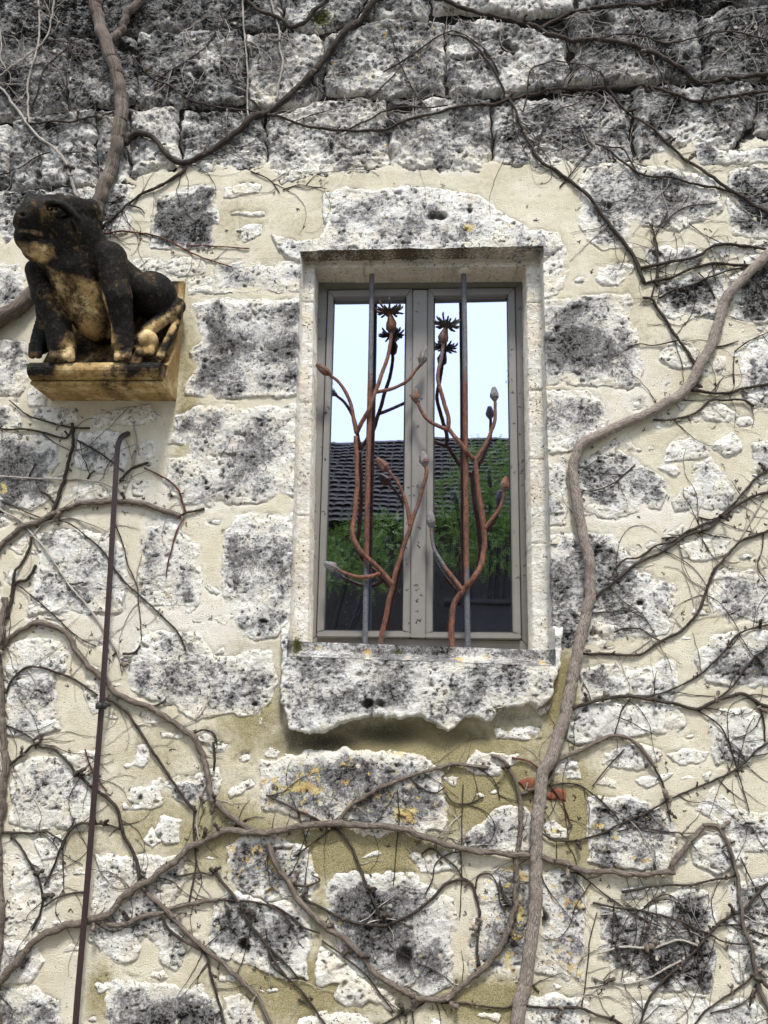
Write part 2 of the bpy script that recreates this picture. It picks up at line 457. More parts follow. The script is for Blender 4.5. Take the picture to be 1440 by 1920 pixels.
# ------------------------------------------------------------------ the wall
# every stone: kind (T = bare coursed block with open joints, M = block set in render), grey crust 0-1, lichen 0-1, outline in photo pixels on the wall face
STONES = '''
T .85 0 -60,-40 82,-40 82,62 -60,66
T .85 0 88,-40 178,-40 180,60 88,64
T .85 0 186,-40 373,-40 374,46 262,53 188,62
T .80 0 379,-40 520,-40 524,22 545,52 460,48 379,50
T .6 .35 528,-40 700,-40 660,30 600,50 556,50 532,22
T .6 .3 706,-40 810,-40 800,24 730,30 668,34
T .4 .1 812,-40 1080,-40 1076,14 1000,22 940,16 815,14
T .8 .1 1086,-40 1304,-40 1302,6 1160,6 1090,18
T .9 0 1308,-40 1500,-40 1500,2 1366,4 1310,16
T .86 0 -60,70 118,67 122,120 118,195 60,214 -60,218
T .78 .1 125,68 216,64 250,66 248,180 200,194 126,196
T .80 .12 258,58 452,52 457,182 338,195 254,192
T .62 .05 463,58 560,55 604,66 600,165 575,190 465,202
T .62 .55 608,66 640,50 722,34 832,35 835,166 720,174 612,170
T .62 .1 840,38 902,28 960,38 1062,72 1066,120 1060,160 950,170 850,172 838,122
T .78 .05 1082,88 1062,30 1160,12 1304,18 1312,60 1318,142 1190,150 1074,155 1076,120
T .80 .1 1314,34 1368,10 1500,6 1500,142 1326,142 1316,80
T .82 0 -60,224 14,232 8,345 -60,348
T .80 .05 20,224 172,202 174,346 18,350
T .72 0 180,204 236,200 238,300 232,342 180,342
T .68 0 242,200 328,198 332,290 330,306 246,330
T .82 0 340,204 488,206 496,240 494,312 400,318 342,308
T .66 .35 504,216 590,186 640,180 720,182 728,240 730,312 640,322 575,326 530,342 500,314
T .76 .35 728,186 830,180 916,182 919,300 895,320 848,320 735,308
T .82 .15 926,194 1000,178 1184,164 1184,302 1095,308 1000,310 930,302
T .80 .1 1192,164 1412,152 1418,216 1362,288 1300,260 1262,280 1200,294
T .85 0 1420,152 1500,150 1500,262 1424,240
T .80 0 -60,356 40,352 176,348 180,400 176,446 -60,450
M .62 0 192,344 250,346 247,425 240,440 192,446
M .78 .25 290,372 340,352 398,346 412,356 408,400 411,442 396,466 330,470 284,468 281,424
M .1 0 418,352 455,344 478,340 491,350 486,362 440,370 421,371
M .08 0 432,402 446,396 470,398 496,395 499,405 470,408 450,404
M .15 0 422,432 440,421 470,419 491,422 489,438 456,456 440,446
M .60 .1 1085,332 1110,308 1180,306 1290,318 1348,338 1356,398 1300,420 1268,432 1192,422 1184,468 1130,470 1098,452 1082,420
M .55 0 1296,246 1330,262 1380,282 1500,268 1500,300 1400,308 1310,306
M .80 .1 1366,322 1400,308 1500,302 1500,448 1400,448 1372,440 1360,372
M .15 0 1120,502 1136,488 1190,496 1188,510 1160,535 1130,536 1118,522
M .55 0 1208,468 1260,460 1302,463 1322,474 1300,492 1262,500 1216,500
M .72 .1 1232,536 1262,516 1330,505 1362,502 1366,560 1342,600 1300,592 1270,606 1240,582
M .85 0 1372,522 1400,478 1500,462 1500,602 1404,610 1366,592
M .75 0 1330,452 1400,452 1500,452 1500,470 1400,474 1366,492 1328,488
M .15 0 1240,656 1266,635 1300,640 1312,660 1298,692 1262,690 1238,676
M .1 0 1310,692 1332,664 1361,670 1364,705 1316,706
M .2 0 1243,866 1256,836 1272,818 1300,822 1332,842 1330,856 1266,868
M .3 0 1334,838 1370,808 1386,820 1391,845 1362,860 1350,850
M .42 .1 1262,942 1290,900 1304,868 1336,856 1352,885 1372,902 1386,930 1384,962 1320,958 1270,962
M .15 0 1232,874 1258,870 1282,882 1268,896 1250,890
M .25 0 1288,782 1326,756 1348,752 1386,780 1378,792 1330,788 1300,794
M .42 .05 1374,660 1400,640 1500,600 1500,740 1404,758 1378,702
M .42 0 1398,738 1500,722 1500,762 1412,768
M .5 0 1410,830 1500,818 1500,890 1416,884
M .15 0 1178,756 1208,746 1212,766 1186,770
M .1 0 1268,756 1288,760 1276,770
M .3 0 1224,776 1262,778 1258,800 1228,806
M .25 0 1150,822 1182,824 1204,846 1172,852
M .10 0 1020,440 1052,440 1066,490 1058,540 1030,556 1008,556 1000,500
M .62 .25 1000,560 1100,556 1180,550 1192,578 1194,622 1207,690 1202,720 1176,728 1100,724 1000,717
M .45 .1 1000,726 1104,732 1136,760 1142,800 1118,828 1088,845 1052,850 1000,852
M .55 .15 1076,862 1104,852 1150,826 1200,868 1246,894 1251,926 1240,956 1210,952 1172,970 1076,966
M .45 .2 1000,860 1058,856 1064,900 1062,986 1000,992
M .65 .2 1000,1002 1100,1000 1146,1002 1172,1028 1196,1050 1200,1074 1264,1092 1271,1150 1246,1192 1200,1200 1140,1218 1100,1226 1000,1228 1000,1110
M .50 .05 1082,1254 1140,1244 1214,1252 1220,1236 1270,1240 1274,1290 1260,1316 1180,1304 1090,1324
M .38 .1 1066,1328 1110,1314 1200,1318 1270,1322 1288,1360 1270,1373 1200,1378 1130,1386 1082,1398 1063,1386
M .50 0 1326,1112 1342,1072 1366,1062 1400,1072 1500,1070 1500,1166 1364,1166 1340,1150
M .5 .05 1302,1232 1330,1196 1360,1186 1500,1178 1500,1290 1380,1292 1310,1272
M .25 0 1272,1022 1330,1000 1366,1012 1371,1040 1310,1056 1276,1046
M .42 0 1328,1332 1400,1327 1432,1342 1442,1412 1396,1442 1342,1438 1330,1400
M .2 0 1004,1430 1030,1420 1062,1420 1090,1432 1090,1458 1052,1460 1020,1436
M .15 0 923,1368 975,1358 1012,1360 1018,1382 985,1388 928,1386
M .2 0 1008,1332 1034,1320 1028,1336 1015,1342
M .3 0 1126,1412 1200,1392 1240,1408 1246,1430 1192,1446 1132,1436
M .1 0 1186,1464 1222,1450 1264,1444 1242,1470 1214,1479
M .25 0 1250,1412 1290,1402 1330,1410 1320,1426 1275,1436
M .62 .62 1100,1497 1120,1489 1160,1494 1182,1490 1215,1506 1240,1512 1266,1546 1268,1596 1252,1641 1180,1630 1100,1618
M .48 0 1286,1512 1345,1474 1372,1504 1392,1522 1500,1530 1500,1592 1372,1600 1350,1546
M .45 0 1288,1572 1340,1562 1380,1570 1402,1620 1342,1640 1300,1622
M .3 .2 1018,1548 1040,1536 1068,1558 1066,1573 1030,1574
B .0 0 968,1468 984,1460 1002,1462 1006,1476 986,1486
B .0 0 1018,1490 1044,1478 1058,1484 1060,1502 1030,1499
M .62 .75 1008,1640 1050,1632 1092,1634 1100,1700 1097,1780 1090,1834 1074,1842 1000,1822 1004,1700
M .88 0 1124,1702 1200,1690 1292,1664 1326,1672 1342,1702 1346,1790 1332,1862 1262,1858 1228,1862 1180,1822 1126,1800
M .65 0 1364,1652 1500,1640 1500,1852 1380,1840 1360,1762
M .4 .1 984,1862 1040,1860 1092,1870 1112,1896 1132,1990 960,1990
M .35 0 1168,1668 1252,1658 1240,1686 1160,1692
M .3 0 1180,1880 1300,1872 1380,1876 1500,1866 1500,1990 1190,1990
M .66 .72 488,1428 512,1426 534,1410 560,1414 590,1404 625,1411 645,1404 700,1408 724,1406 790,1414 812,1430 834,1448 830,1490 838,1512 836,1560 812,1556 784,1574 752,1562 700,1572 640,1556 600,1546 560,1532 520,1528 492,1520 484,1480
M .62 .8 425,1582 450,1566 482,1562 520,1568 546,1576 570,1580 588,1604 592,1650 586,1682 500,1690 426,1660
M .66 .1 402,1692 430,1664 500,1692 584,1688 586,1760 576,1800 582,1842 560,1830 532,1836 480,1820 436,1806 388,1780
M .72 .45 612,1642 640,1636 680,1640 700,1634 784,1638 788,1652 852,1690 856,1722 848,1790 846,1852 800,1868 746,1850 690,1840 622,1790 612,1740
M .18 0 596,1770 616,1778 690,1842 750,1872 764,1892 738,1902 690,1880 652,1890 622,1872 636,1846 594,1850
M .22 0 768,1602 780,1594 866,1590 872,1612 862,1636 786,1636
M .62 .9 912,1640 960,1620 1002,1626 1000,1720 1006,1820 952,1842 892,1840 872,1802 890,1720
M .60 .4 866,1590 880,1560 904,1536 936,1514 990,1512 1002,1540 1000,1602 900,1597
M .4 0 870,1432 890,1410 930,1412 976,1416 966,1432 930,1456 875,1446
M .2 0 560,1912 610,1894 690,1900 714,1924 720,1990 540,1990
M .2 0 795,1914 812,1910 826,1920 826,1990 796,1990
M .42 0 178,1602 200,1597 250,1606 345,1601 358,1628 326,1690 348,1760 352,1790 330,1822 302,1806 280,1762 250,1800 216,1814 166,1762 176,1660
M .68 .1 196,1832 226,1822 286,1844 404,1850 416,1872 424,1990 190,1990 194,1862
M .3 .1 420,1872 456,1862 492,1886 496,1990 428,1990
M .25 0 4,1582 60,1596 110,1600 126,1640 80,1742 8,1762
M .5 0 -60,1862 60,1850 112,1880 124,1990 -60,1990
M .35 0 -60,1772 60,1760 84,1800 62,1842 -60,1850
M .2 0 344,1726 368,1722 374,1746 354,1752
M .1 0 405,1831 440,1827 442,1842 415,1842
M .15 0 60,1572 114,1566 122,1604 76,1614
M .45 0 10,1216 50,1198 80,1196 116,1200 127,1230 124,1258 100,1270 110,1310 103,1346 116,1370 60,1386 14,1380
M .45 0 20,1442 60,1420 130,1416 182,1404 178,1442 170,1542 150,1560 60,1556 20,1542
M .12 0 148,1272 172,1258 193,1264 196,1336 176,1341 160,1312
M .56 .18 238,1292 246,1226 256,1190 290,1180 330,1188 372,1185 402,1226 440,1232 482,1216 512,1222 522,1272 514,1310 492,1332 486,1366 476,1344 430,1336 408,1342 370,1352 330,1332 270,1312
M .15 0 228,1500 254,1462 286,1462 300,1458 313,1475 300,1510 280,1519 232,1516
M .5 0 300,1474 330,1456 380,1448 410,1438 417,1462 402,1500 356,1510 318,1492
M .1 0 229,1436 254,1416 258,1394 274,1397 281,1413 272,1440 240,1444
M .3 0 425,1491 440,1470 470,1458 474,1472 452,1490 430,1498
M .2 0 437,1426 450,1414 470,1411 469,1426 446,1431
M .45 .1 290,1562 300,1530 340,1538 336,1582 310,1582
M .05 0 266,1580 284,1550 302,1578 282,1592
M .2 0 262,1340 272,1328 302,1344 299,1360 270,1356
M .4 0 368,1382 390,1368 416,1390 432,1396 424,1416 398,1420
M .72 .1 -60,812 58,812 112,834 112,868 98,890 106,920 72,956 -60,952
M .35 0 62,770 84,760 140,764 147,786 120,802 64,782
M .06 0 168,788 190,766 236,764 282,760 299,784 256,796 174,802
M .55 0 140,832 150,812 200,806 228,814 247,850 240,882 200,887 138,876
M .1 0 262,832 284,820 292,836 286,872 262,866
M .48 0 328,778 400,756 480,764 556,758 556,930 520,932 482,946 440,946 396,952 350,946 310,912 318,862 352,850 344,830 314,832
M .2 0 130,916 170,904 202,914 206,936 142,946
M .50 0 58,1002 130,990 200,1000 236,1022 242,1090 226,1152 120,1148 48,1156 50,1130 62,1080 74,1040
M .52 .2 268,978 300,968 336,974 341,1000 376,1014 381,1080 374,1132 356,1156 330,1146 260,1130 257,1080 264,1000
M .58 .1 424,992 440,966 556,960 556,1150 520,1192 480,1200 440,1190 416,1102 416,1012
M .15 0 18,1030 34,986 60,990 56,1020 40,1041
M .2 0 -60,962 14,960 22,985 -60,1004
M .3 0 8,1090 25,1064 32,1080 20,1098
M .15 0 249,906 282,908 276,932 250,930
M .04 0 228,490 300,480 386,482 386,510 350,520 300,516 232,506
M .06 0 350,526 375,517 398,520 396,551 352,553
M .38 .05 404,496 450,491 530,492 578,486 582,550 500,547 400,552
M .62 .05 352,572 390,557 480,562 572,556 572,744 480,745 400,749 348,742 344,716 366,690 354,660 376,640 368,590
M .62 0 -60,480 42,498 58,560 40,592 -60,594
M .65 0 -60,640 48,638 56,710 40,742 -60,744
M .2 0 52,732 62,722 88,744 85,762 54,762
M .6 0 -60,752 32,750 42,800 -60,806
M .25 .05 1120,1166 1160,1176 1150,1200 1110,1196
M .2 0 -60,1100 2,1100 4,1180 -60,1180
M .35 0 1290,1860 1330,1866 1300,1874
'''
LINTEL = (.44, .38, [(510, 436), (530, 444), (556, 452), (600, 446), (610, 420), (604, 366), (650, 352), (690, 358), (720, 354), (790, 350), (846, 358), (895, 368), (930, 392), (965, 412), (1000, 435), (1046, 437), (1052, 462), (1030, 484), (1000, 500), (580, 500), (560, 488), (538, 486), (520, 470)])
SILL = (.54, .12, [(528, 1180), (1052, 1180), (1046, 1262), (1040, 1296), (1028, 1312), (1010, 1330), (990, 1322), (950, 1326), (918, 1350), (892, 1348), (872, 1345), (842, 1368), (820, 1364), (790, 1344), (750, 1349), (720, 1342), (690, 1346), (660, 1350), (640, 1362), (600, 1370), (560, 1376), (540, 1370), (540, 1340), (524, 1318), (532, 1262)])
TOPZONE = [(-300, -300), (1900, -300), (1900, 262), (1420, 262), (1360, 300), (1290, 262), (1200, 300), (1090, 310), (930, 306), (890, 322), (735, 312), (640, 326), (530, 332), (495, 316), (345, 312), (240, 340), (190, 350), (180, 445), (-300, 452)]
HOLES = [(955, 88, 16, 13, .035), (373, 138, 13, 9, .03), (752, 205, 26, 9, .02), (880, 108, 34, 8, .02), (820, 408, 20, 6, .018), (757, 1800, 16, 26, .03),
         (751, 1880, 10, 12, .025), (458, 1774, 11, 15, .03), (236, 92, 10, 12, .02), (225, 82, 8, 10, .02), (386, 905, 4, 5, .012), (388, 917, 5, 4, .012), (1200, 1130, 8, 6, .015), (72, 328, 8, 8, .015),
         (1112, 1184, 6, 8, .012), (690, 1322, 12, 9, .02), (715, 1320, 9, 7, .015), (1292, 1836, 8, 7, .012), (1230, 480, 8, 4, .01), (1122, 1028, 5, 5, .01), (1290, 100, 10, 12, .02), (1130, 40, 26, 14, .018),
         (324, 1330, 12, 8, .014), (495, 1165, 9, 5, .014), (1140, 385, 8, 7, .015), (880, 400, 5, 5, .012), (990, 242, 8, 6, .018), (1105, 215, 6, 6, .014), (1015, 1725, 14, 22, .02)]
ALGAE = [(470, 1330, 70, 130, .7), (760, 1400, 330, 60, .85), (900, 1480, 180, 90, .95), (660, 1600, 170, 50, 1.15), (560, 1860, 170, 90, .8), (1050, 1300, 34, 90, 1.0), (930, 1880, 120, 50, 1.0),
         (430, 1560, 130, 90, .75), (290, 1540, 130, 70, .6), (150, 1580, 60, 60, .5), (440, 560, 40, 20, .3), (350, 740, 30, 200, .6), (190, 1860, 30, 60, .8), (1080, 1540, 60, 130, .8), (600, 1720, 20, 120, .6),
         (1180, 560, 60, 160, .35), (440, 420, 70, 60, .38), (300, 1430, 90, 80, .45), (880, 340, 200, 40, .25), (640, 330, 90, 40, .3), (550, 440, 60, 60, .35), (1350, 1000, 90, 160, .2), (1300, 760, 110, 110, .3)]
STAIN = [(610, 1392, 100, 28, .85), (552, 1388, 30, 38, .7), (720, 1376, 120, 34, .8), (870, 1380, 80, 26, .6), (527, 1310, 10, 80, .55), (960, 1345, 60, 18, .55), (340, 600, 16, 90, .35)]
PALE = [(330, 1180, 200, 60, .7), (1200, 970, 130, 40, .5), (300, 940, 140, 40, .5), (1180, 740, 70, 60, .45), (820, 330, 120, 16, .3), (60, 1650, 70, 120, .5), (1380, 1620, 60, 80, .4), (250, 1200, 40, 60, .5), (1130, 1850, 150, 60, .3), (420, 1230, 80, 30, .5), (900, 1700, 26, 90, .35)]

ST = 0.0045
X0, X1 = -1.98, 1.98
Z0, Z1 = 0.46, 4.62
gx = np.arange(X0, X1 + ST / 2, ST)
gz = np.arange(Z0, Z1 + ST / 2, ST)
NX, NZ = len(gx), len(gz)
X, Z = np.meshgrid(gx, gz)

# the opening: straight lines in the wall face, x or z as a function of the other
def line(a, b, along):                                    # along 'z': x(z); 'x': z(x)
    if along == 'z':
        return lambda z: a[0] + (z - a[1]) / (b[1] - a[1]) * (b[0] - a[0])
    return lambda x: a[1] + (x - a[0]) / (b[0] - a[0]) * (b[1] - a[1])
REB, DEEP = -.055, -.30
xl_o, xr_o = line(XZ(564, 470), XZ(542, 1218), 'z'), line(XZ(1018, 466), XZ(1038, 1240), 'z')
zt_o = line(XZ(564, 473), XZ(1018, 465), 'x')
xl_i, xr_i = line(XZ(589, 501, REB), XZ(577, 1208, REB), 'z'), line(XZ(987, 500, REB), XZ(1000, 1222, REB), 'z')
zt_i = line(XZ(589, 502, REB), XZ(987, 500, REB), 'x')
zs_f = line(XZ(532, 1231, .03), XZ(1039, 1250, .03), 'x')   # front arris of the sill
zs_b = line(XZ(576, 1206, -.165), XZ(1000, 1221, -.165), 'x')   # foot of the window frame
zlo, zhi = zs_f(0) - .1, zt_o(0) + .02
wob = fbm(X, Z, .09, 4, 77) * .0022                        # the cut edges are a little worn
rows = np.where((gz > zlo) & (gz < zhi))[0]
for fn in (xl_o, xl_i, xr_i, xr_o):
    for j in rows:
        xe = fn(gz[j])
        i = int(round((xe - X0) / ST))
        X[j, i] = xe + wob[j, i]
for fn in (zt_o, zt_i, zs_f, zs_b):
    for i in np.where((gx > xl_o(1.9) - .06) & (gx < xr_o(1.9) + .06))[0]:
        ze = fn(gx[i])
        j = int(round((ze - Z0) / ST))
        Z[j, i] = ze + (wob[j, i] if fn is not zs_b else 0)
# where each grid point shows in the photograph (for placing stains, holes and lichen as they lie on the wall)
_d = np.stack([X, np.zeros_like(X), Z], -1) - CAM
_dep = _d @ FWD
PX = CXP + F * (_d @ RIGHT) / _dep
PY = CYP - F * (_d @ UP) / _dep
def blobs(L, wobble=.35):
    s = np.zeros_like(X)
    n = fbm(X, Z, .12, 4, 31)
    for cx, cy, rx, ry, a in L:
        q = ((PX - cx) / rx) ** 2 + ((PY - cy) / ry) ** 2
        s = np.maximum(s, a * np.exp(-np.clip(q * (1 + wobble * n), 0, 30) * .8))
    return s
N20, N9, N3, N1 = fbm(X, Z, .28, 4, 1), fbm(X, Z, .09, 4, 2), fbm(X, Z, .03, 4, 3, .6), fbm(X, Z, .012, 3, 4, .6)
WX, WZ = fbm(X, Z, .07, 5, 21, .62), fbm(X, Z, .07, 5, 22, .62)
PIT = sstep(.34, .62, perlin(X / .016, Z / .013, 61)) * sstep(-.15, .35, N9) + .9 * sstep(.42, .6, perlin(X / .034, Z / .026, 62)) * sstep(.0, .4, fbm(X, Z, .2, 2, 63))
ROUGH = fbm(X, Z, .05, 5, 64, .62)
LAP = fbm(X, Z, .11, 4, 66)
HOLE = np.zeros_like(X)
HOLEM = np.zeros_like(X)
for cx, cy, rx, ry, dp in HOLES:
    q = np.sqrt(((PX - cx + 6 * N3) / rx) ** 2 + ((PY - cy + 6 * N9) / ry) ** 2)
    k = sstep(1.25, .55, q)
    HOLE = np.maximum(HOLE, dp * k)
    HOLEM = np.maximum(HOLEM, k)
top_sd = polysd(X + .03 * WX, Z + .03 * WZ, [XZ(*p) for p in TOPZONE])
TOP = sstep(-.004, .055, top_sd + .012 * N9)
Hm = .0035 * N20 + .002 * N9 + .0008 * N3 - .034 * TOP
stain = blobs(STAIN)
Hm = Hm - .016 * np.clip(stain, 0, 1) * sstep(1285, 1345, PY)
H = Hm.copy()
CR = np.zeros_like(X)

# inside / outside of the opening
e = 6e-4
in_o = (X > xl_o(Z) + abs(wob) * 1.2 + e) & (X < xr_o(Z) - abs(wob) * 1.2 - e) & (Z < zt_o(X) - abs(wob) * 1.2 - e) & (Z > zs_f(X) + abs(wob) * 1.2 + e)
in_i = (X > xl_i(Z) + abs(wob) * 1.2 + e) & (X < xr_i(Z) - abs(wob) * 1.2 - e) & (Z < zt_i(X) - abs(wob) * 1.2 - e) & (Z > zs_b(X) + e)
def quads(mask_v=None, mask_c=None):
    """faces and used vertices of the grid cells in mask_c"""
    j, i = np.where(mask_c)
    a = j * NX + i
    q = np.stack([a, a + 1, a + 1 + NX, a + NX], 1)
    u, inv = np.unique(q, return_inverse=True)
    return u, inv.reshape(-1, 4)
def cells_any(m):
    return m[:-1, :-1] | m[1:, :-1] | m[:-1, 1:] | m[1:, 1:]
def cells_all(m):
    return m[:-1, :-1] & m[1:, :-1] & m[:-1, 1:] & m[1:, 1:]
OPEN_C = cells_any(in_o)                                   # cells of the opening (rebate, reveal, sill top)

wall = thing('stone_wall', 'old pale limestone wall with cream lime mortar, blackened top courses and bare creeper', 'wall')
moss_px = blobs([(745, 1222, 14, 9, .9), (930, 1330, 36, 14, .8), (552, 1210, 12, 26, 1.0), (320, 1560, 26, 34, .6), (600, 30, 40, 26, .9), (560, 1590, 40, 40, .4), (985, 1720, 20, 60, .45), (410, 1385, 26, 24, .8), (690, 1840, 30, 40, .3), (1240, 1545, 26, 34, .4), (800, 8, 60, 16, .6), (900, 400, 8, 6, .3)])
sillich = blobs([(686, 1224, 11, 9, 1.2), (765, 1232, 12, 10, 1.2), (864, 1237, 12, 8, 1.2), (880, 1238, 7, 7, 1.0), (912, 1230, 9, 8, 1.2), (1016, 1243, 12, 8, 1.2), (595, 1212, 7, 6, .9), (880, 432, 10, 8, 1.3), (735, 1232, 8, 6, .8), (430, 1255, 10, 6, .9), (420, 1280, 12, 8, .9), (8, 915, 10, 12, 1.1),
                 (760, 1520, 16, 12, 1.1), (560, 1480, 60, 12, .7), (1030, 1560, 26, 10, .9)], .2)
LICH = 0
stone_no = 0
cover = np.full_like(X, -1.0)                                   # how deep inside a stone each point is (for hiding the mortar there)
records = []
def make_stone(kind, dk, lich, poly_px, name='stone', rise=None, in_wall=False):
    """raises the stone out of the height field, remembers its piece"""
    global stone_no
    stone_no += 1
    rs = np.random.default_rng(100 + stone_no)
    P = np.array(poly_px if in_wall else [XZ(*p) for p in poly_px], float)
    a, b = P.min(0) - .03, P.max(0) + .03
    i0, i1 = max(0, int((a[0] - X0) / ST)), min(NX, int((b[0] - X0) / ST) + 2)
    j0, j1 = max(0, int((a[1] - Z0) / ST)), min(NZ, int((b[1] - Z0) / ST) + 2)
    if i1 - i0 < 3 or j1 - j0 < 3:
        return
    S = np.s_[j0:j1, i0:i1]
    size = np.sqrt((b - a).prod())
    rag = (.021 if kind == 'T' else .0165) * min(1, .45 + size * 1.6)
    x, z = X[S], Z[S]
    sd = polysd(x + rag * WX[S], z + rag * WZ[S], P)
    if kind == 'T':
        sd = sd + .0065
    tilt = rs.normal(0, .012, 2)
    c = P.mean(0)
    lay = (x - c[0]) * tilt[0] + (z - c[1]) * tilt[1]
    pos = np.maximum(sd, 0)
    if kind == 'T':
        r = rs.uniform(.026, .040)
        h = Hm[S] * 1.0 - .006 * (1 - sstep(0, .016, sd)) + (r + .034 * (TOP[S] - 1)) * (1 - np.exp(-pos / .0085)) + .012 * ROUGH[S] * sstep(0, .02, sd) + .007 * N9[S] + .004 * N3[S] - .013 * PIT[S] * sstep(.003, .012, sd) + lay
    else:
        r = rise if rise is not None else rs.uniform(.001, .0075)
        h = Hm[S] * .5 + r * (1 - np.exp(-pos / .0022)) + (.0042 * ROUGH[S] + .0026 * N3[S] + .002 * N9[S] - .0085 * PIT[S]) * sstep(0, .012, sd) + lay * sstep(0, .03, sd)
    if kind == 'M' and rise is None:         # in places the render laps over the edge of the stone
        h = h - .008 * (1 - sstep(0, .030, sd)) * sstep(-.05, .35, LAP[S])
    h = h - HOLE[S] * sstep(0, .01, sd)
    h = np.where(sd < 0, np.minimum(h, Hm[S] + sd * 2.2 - .0005), h)
    # grey crust: strongest away from the cut edges, in patches
    rim = sstep(.0, .055 if kind == 'M' else .02, sd + .034 * N9[S] + .014 * N3[S])
    big = fbm(x + rs.uniform(0, 9), z, .16, 4, int(rs.integers(1e6)))
    floor_ = .36 if kind == 'M' else .80
    cr = dk * (floor_ + (1 - floor_) * rim) * (1.0 if kind == 'T' else .94) + .42 * big + (-.02 if kind == 'T' else -.03) + .12 * N9[S]
    if kind == 'T':
        cr = cr - .07 + .26 * sstep(280, -30, PY[S]) * (.55 + .45 * sstep(300, 700, np.abs(PX[S] - 760)))
        cr = cr - .27 * sstep(.15, .0, top_sd[S] + .02 * N9[S])
    if kind == 'M':
        cr = cr + .10 - .13 * (1 - sstep(.0, .022, sd + .012 * N9[S]))
    at = dict(crust=np.clip(cr, -.2, 1.2), lichen=np.clip(lich + .45 * fbm(x, z, .1, 3, 5), 0, 1.1) * (lich > 0) + sillich[S], moss=moss_px[S] + .35 * PIT[S] * (kind == 'T') - .1,
              pit=np.clip(HOLEM[S] * 1.0 + .55 * PIT[S], 0, 1), warm=np.clip(.25 * N20[S] + rs.uniform(-.15, .18), 0, 1), grime_shade=0 * sd, vary=np.full(sd.shape, rs.random()))
    inside = sd > 0
    H[S] = np.where(inside, np.maximum(H[S], h), H[S])
    CR[S] = np.where(inside, at['crust'], CR[S])
    cover[S] = np.maximum(cover[S], sd)
    keep = cells_any(sd > -.0045) & ~OPEN_C[j0:j1 - 1, i0:i1 - 1]
    records.append((kind, name, S, h, at, keep, j0, i0))
for ln in STONES.strip().splitlines():
    k, dk, li, *pts = ln.split()
    pts = [tuple(map(float, p.split(','))) for p in pts]
    make_stone(k if k != 'B' else 'M', float(dk), float(li), pts, 'brick' if k == 'B' else 'stone', .005 if k == 'B' else None)
# the wall just outside the picture: coursed blocks of the same sort
def seen(x, z):
    d_ = np.array([x, 0, z]) - CAM
    t_ = d_ @ FWD
    return -58 < CXP + F * (d_ @ RIGHT) / t_ < 1498 and -42 < CYP - F * (d_ @ UP) / t_ < 1988
z_ = Z0 - .1
while z_ < Z1:
    hgt_ = RNG.uniform(.19, .30)
    x_ = X0 - RNG.uniform(0, .3)
    while x_ < X1:
        wid_ = RNG.uniform(.2, .5)
        g_ = .007 if z_ > 3.3 else RNG.uniform(.012, .035)
        q_ = [(x_ + g_, z_ + g_), (x_ + wid_ * .5, z_ + g_ * .6), (x_ + wid_ - g_, z_ + g_), (x_ + wid_ - g_, z_ + hgt_ - g_), (x_ + wid_ * .5, z_ + hgt_ - g_), (x_ + g_, z_ + hgt_ - g_)]
        q_ = [(a_ + RNG.normal(0, .008), b_ + RNG.normal(0, .008)) for a_, b_ in q_]
        if not any(seen(*v_) for v_ in q_) and not seen(x_ + wid_ / 2, z_ + hgt_ / 2):
            top_ = z_ > 3.3
            make_stone('T' if top_ else 'M', float(RNG.uniform(.7, .88) if top_ else RNG.uniform(.1, .65)), 0, q_, 'outer_stone', None, True)
        x_ += wid_
    z_ += hgt_
# chips and small fillers lying in the render between the blocks
_k = 0
for _ in range(900):
    if _k >= 70:
        break
    cx, cy = RNG.uniform(-20, 1460), RNG.uniform(470, 1910)
    x, z = XZ(cx, cy)
    i, j = int((x - X0) / ST), int((z - Z0) / ST)
    if cover[j, i] > -.016 + 0 or in_o[j, i] or OPEN_C[max(0, j - 12):j + 12, max(0, i - 12):i + 12].any() or (440 < cx < 1060 and cy < 1400) or (cx < 360 and cy < 770):
        continue
    R_ = RNG.uniform(6, 20)
    n_ = int(RNG.integers(5, 8))
    a_ = np.sort(RNG.uniform(0, 6.28, n_))
    make_stone('M', float(RNG.uniform(.0, .4)), 0, [(cx + R_ * 1.5 * math.cos(t_) * RNG.uniform(.6, 1.1), cy + R_ * .7 * math.sin(t_) * RNG.uniform(.6, 1.1)) for t_ in a_], rise=float(RNG.uniform(.0, .004)))
    _k += 1
make_stone('M', LINTEL[0], LINTEL[1], LINTEL[2], 'lintel', .010)
make_stone('M', SILL[0], SILL[1], SILL[2], 'window_sill', .040)

OUT = []
M_BRICK = paint_material('broken_orange_brick', (.125, .040, .02), .6, .9)
def emit(kind, name, S, h, at, keep, j0, i0):
    if not keep.any():
        return
    jj, ii = np.where(keep)
    nx = h.shape[1]
    a = jj * nx + ii
    q = np.stack([a, a + 1, a + 1 + nx, a + nx], 1)
    u, inv = np.unique(q, return_inverse=True)
    V = np.stack([X[S].ravel()[u], -h.ravel()[u], Z[S].ravel()[u]], 1)
    if name == 'outer_stone':
        OUT.append((V, inv.reshape(-1, 4), {n: v.ravel()[u] for n, v in at.items()}))
        return
    me = mesh_np(name, V, inv.reshape(-1, 4), {n: v.ravel()[u] for n, v in at.items()})
    return link(name, me, M_BRICK if name == 'brick' else M_STONE, wall)
# heights where a stone meets the opening must agree with the reveal pieces
for r in records:
    emit(*r)
_o = np.cumsum([0] + [len(v[0]) for v in OUT])
link('outer_blocks', mesh_np('outer_blocks', np.concatenate([v[0] for v in OUT]), np.concatenate([v[1] + o for v, o in zip(OUT, _o)]),
     {n: np.concatenate([v[2][n] for v in OUT]) for n in OUT[0][2]}), M_STONE, wall, 'stuff')

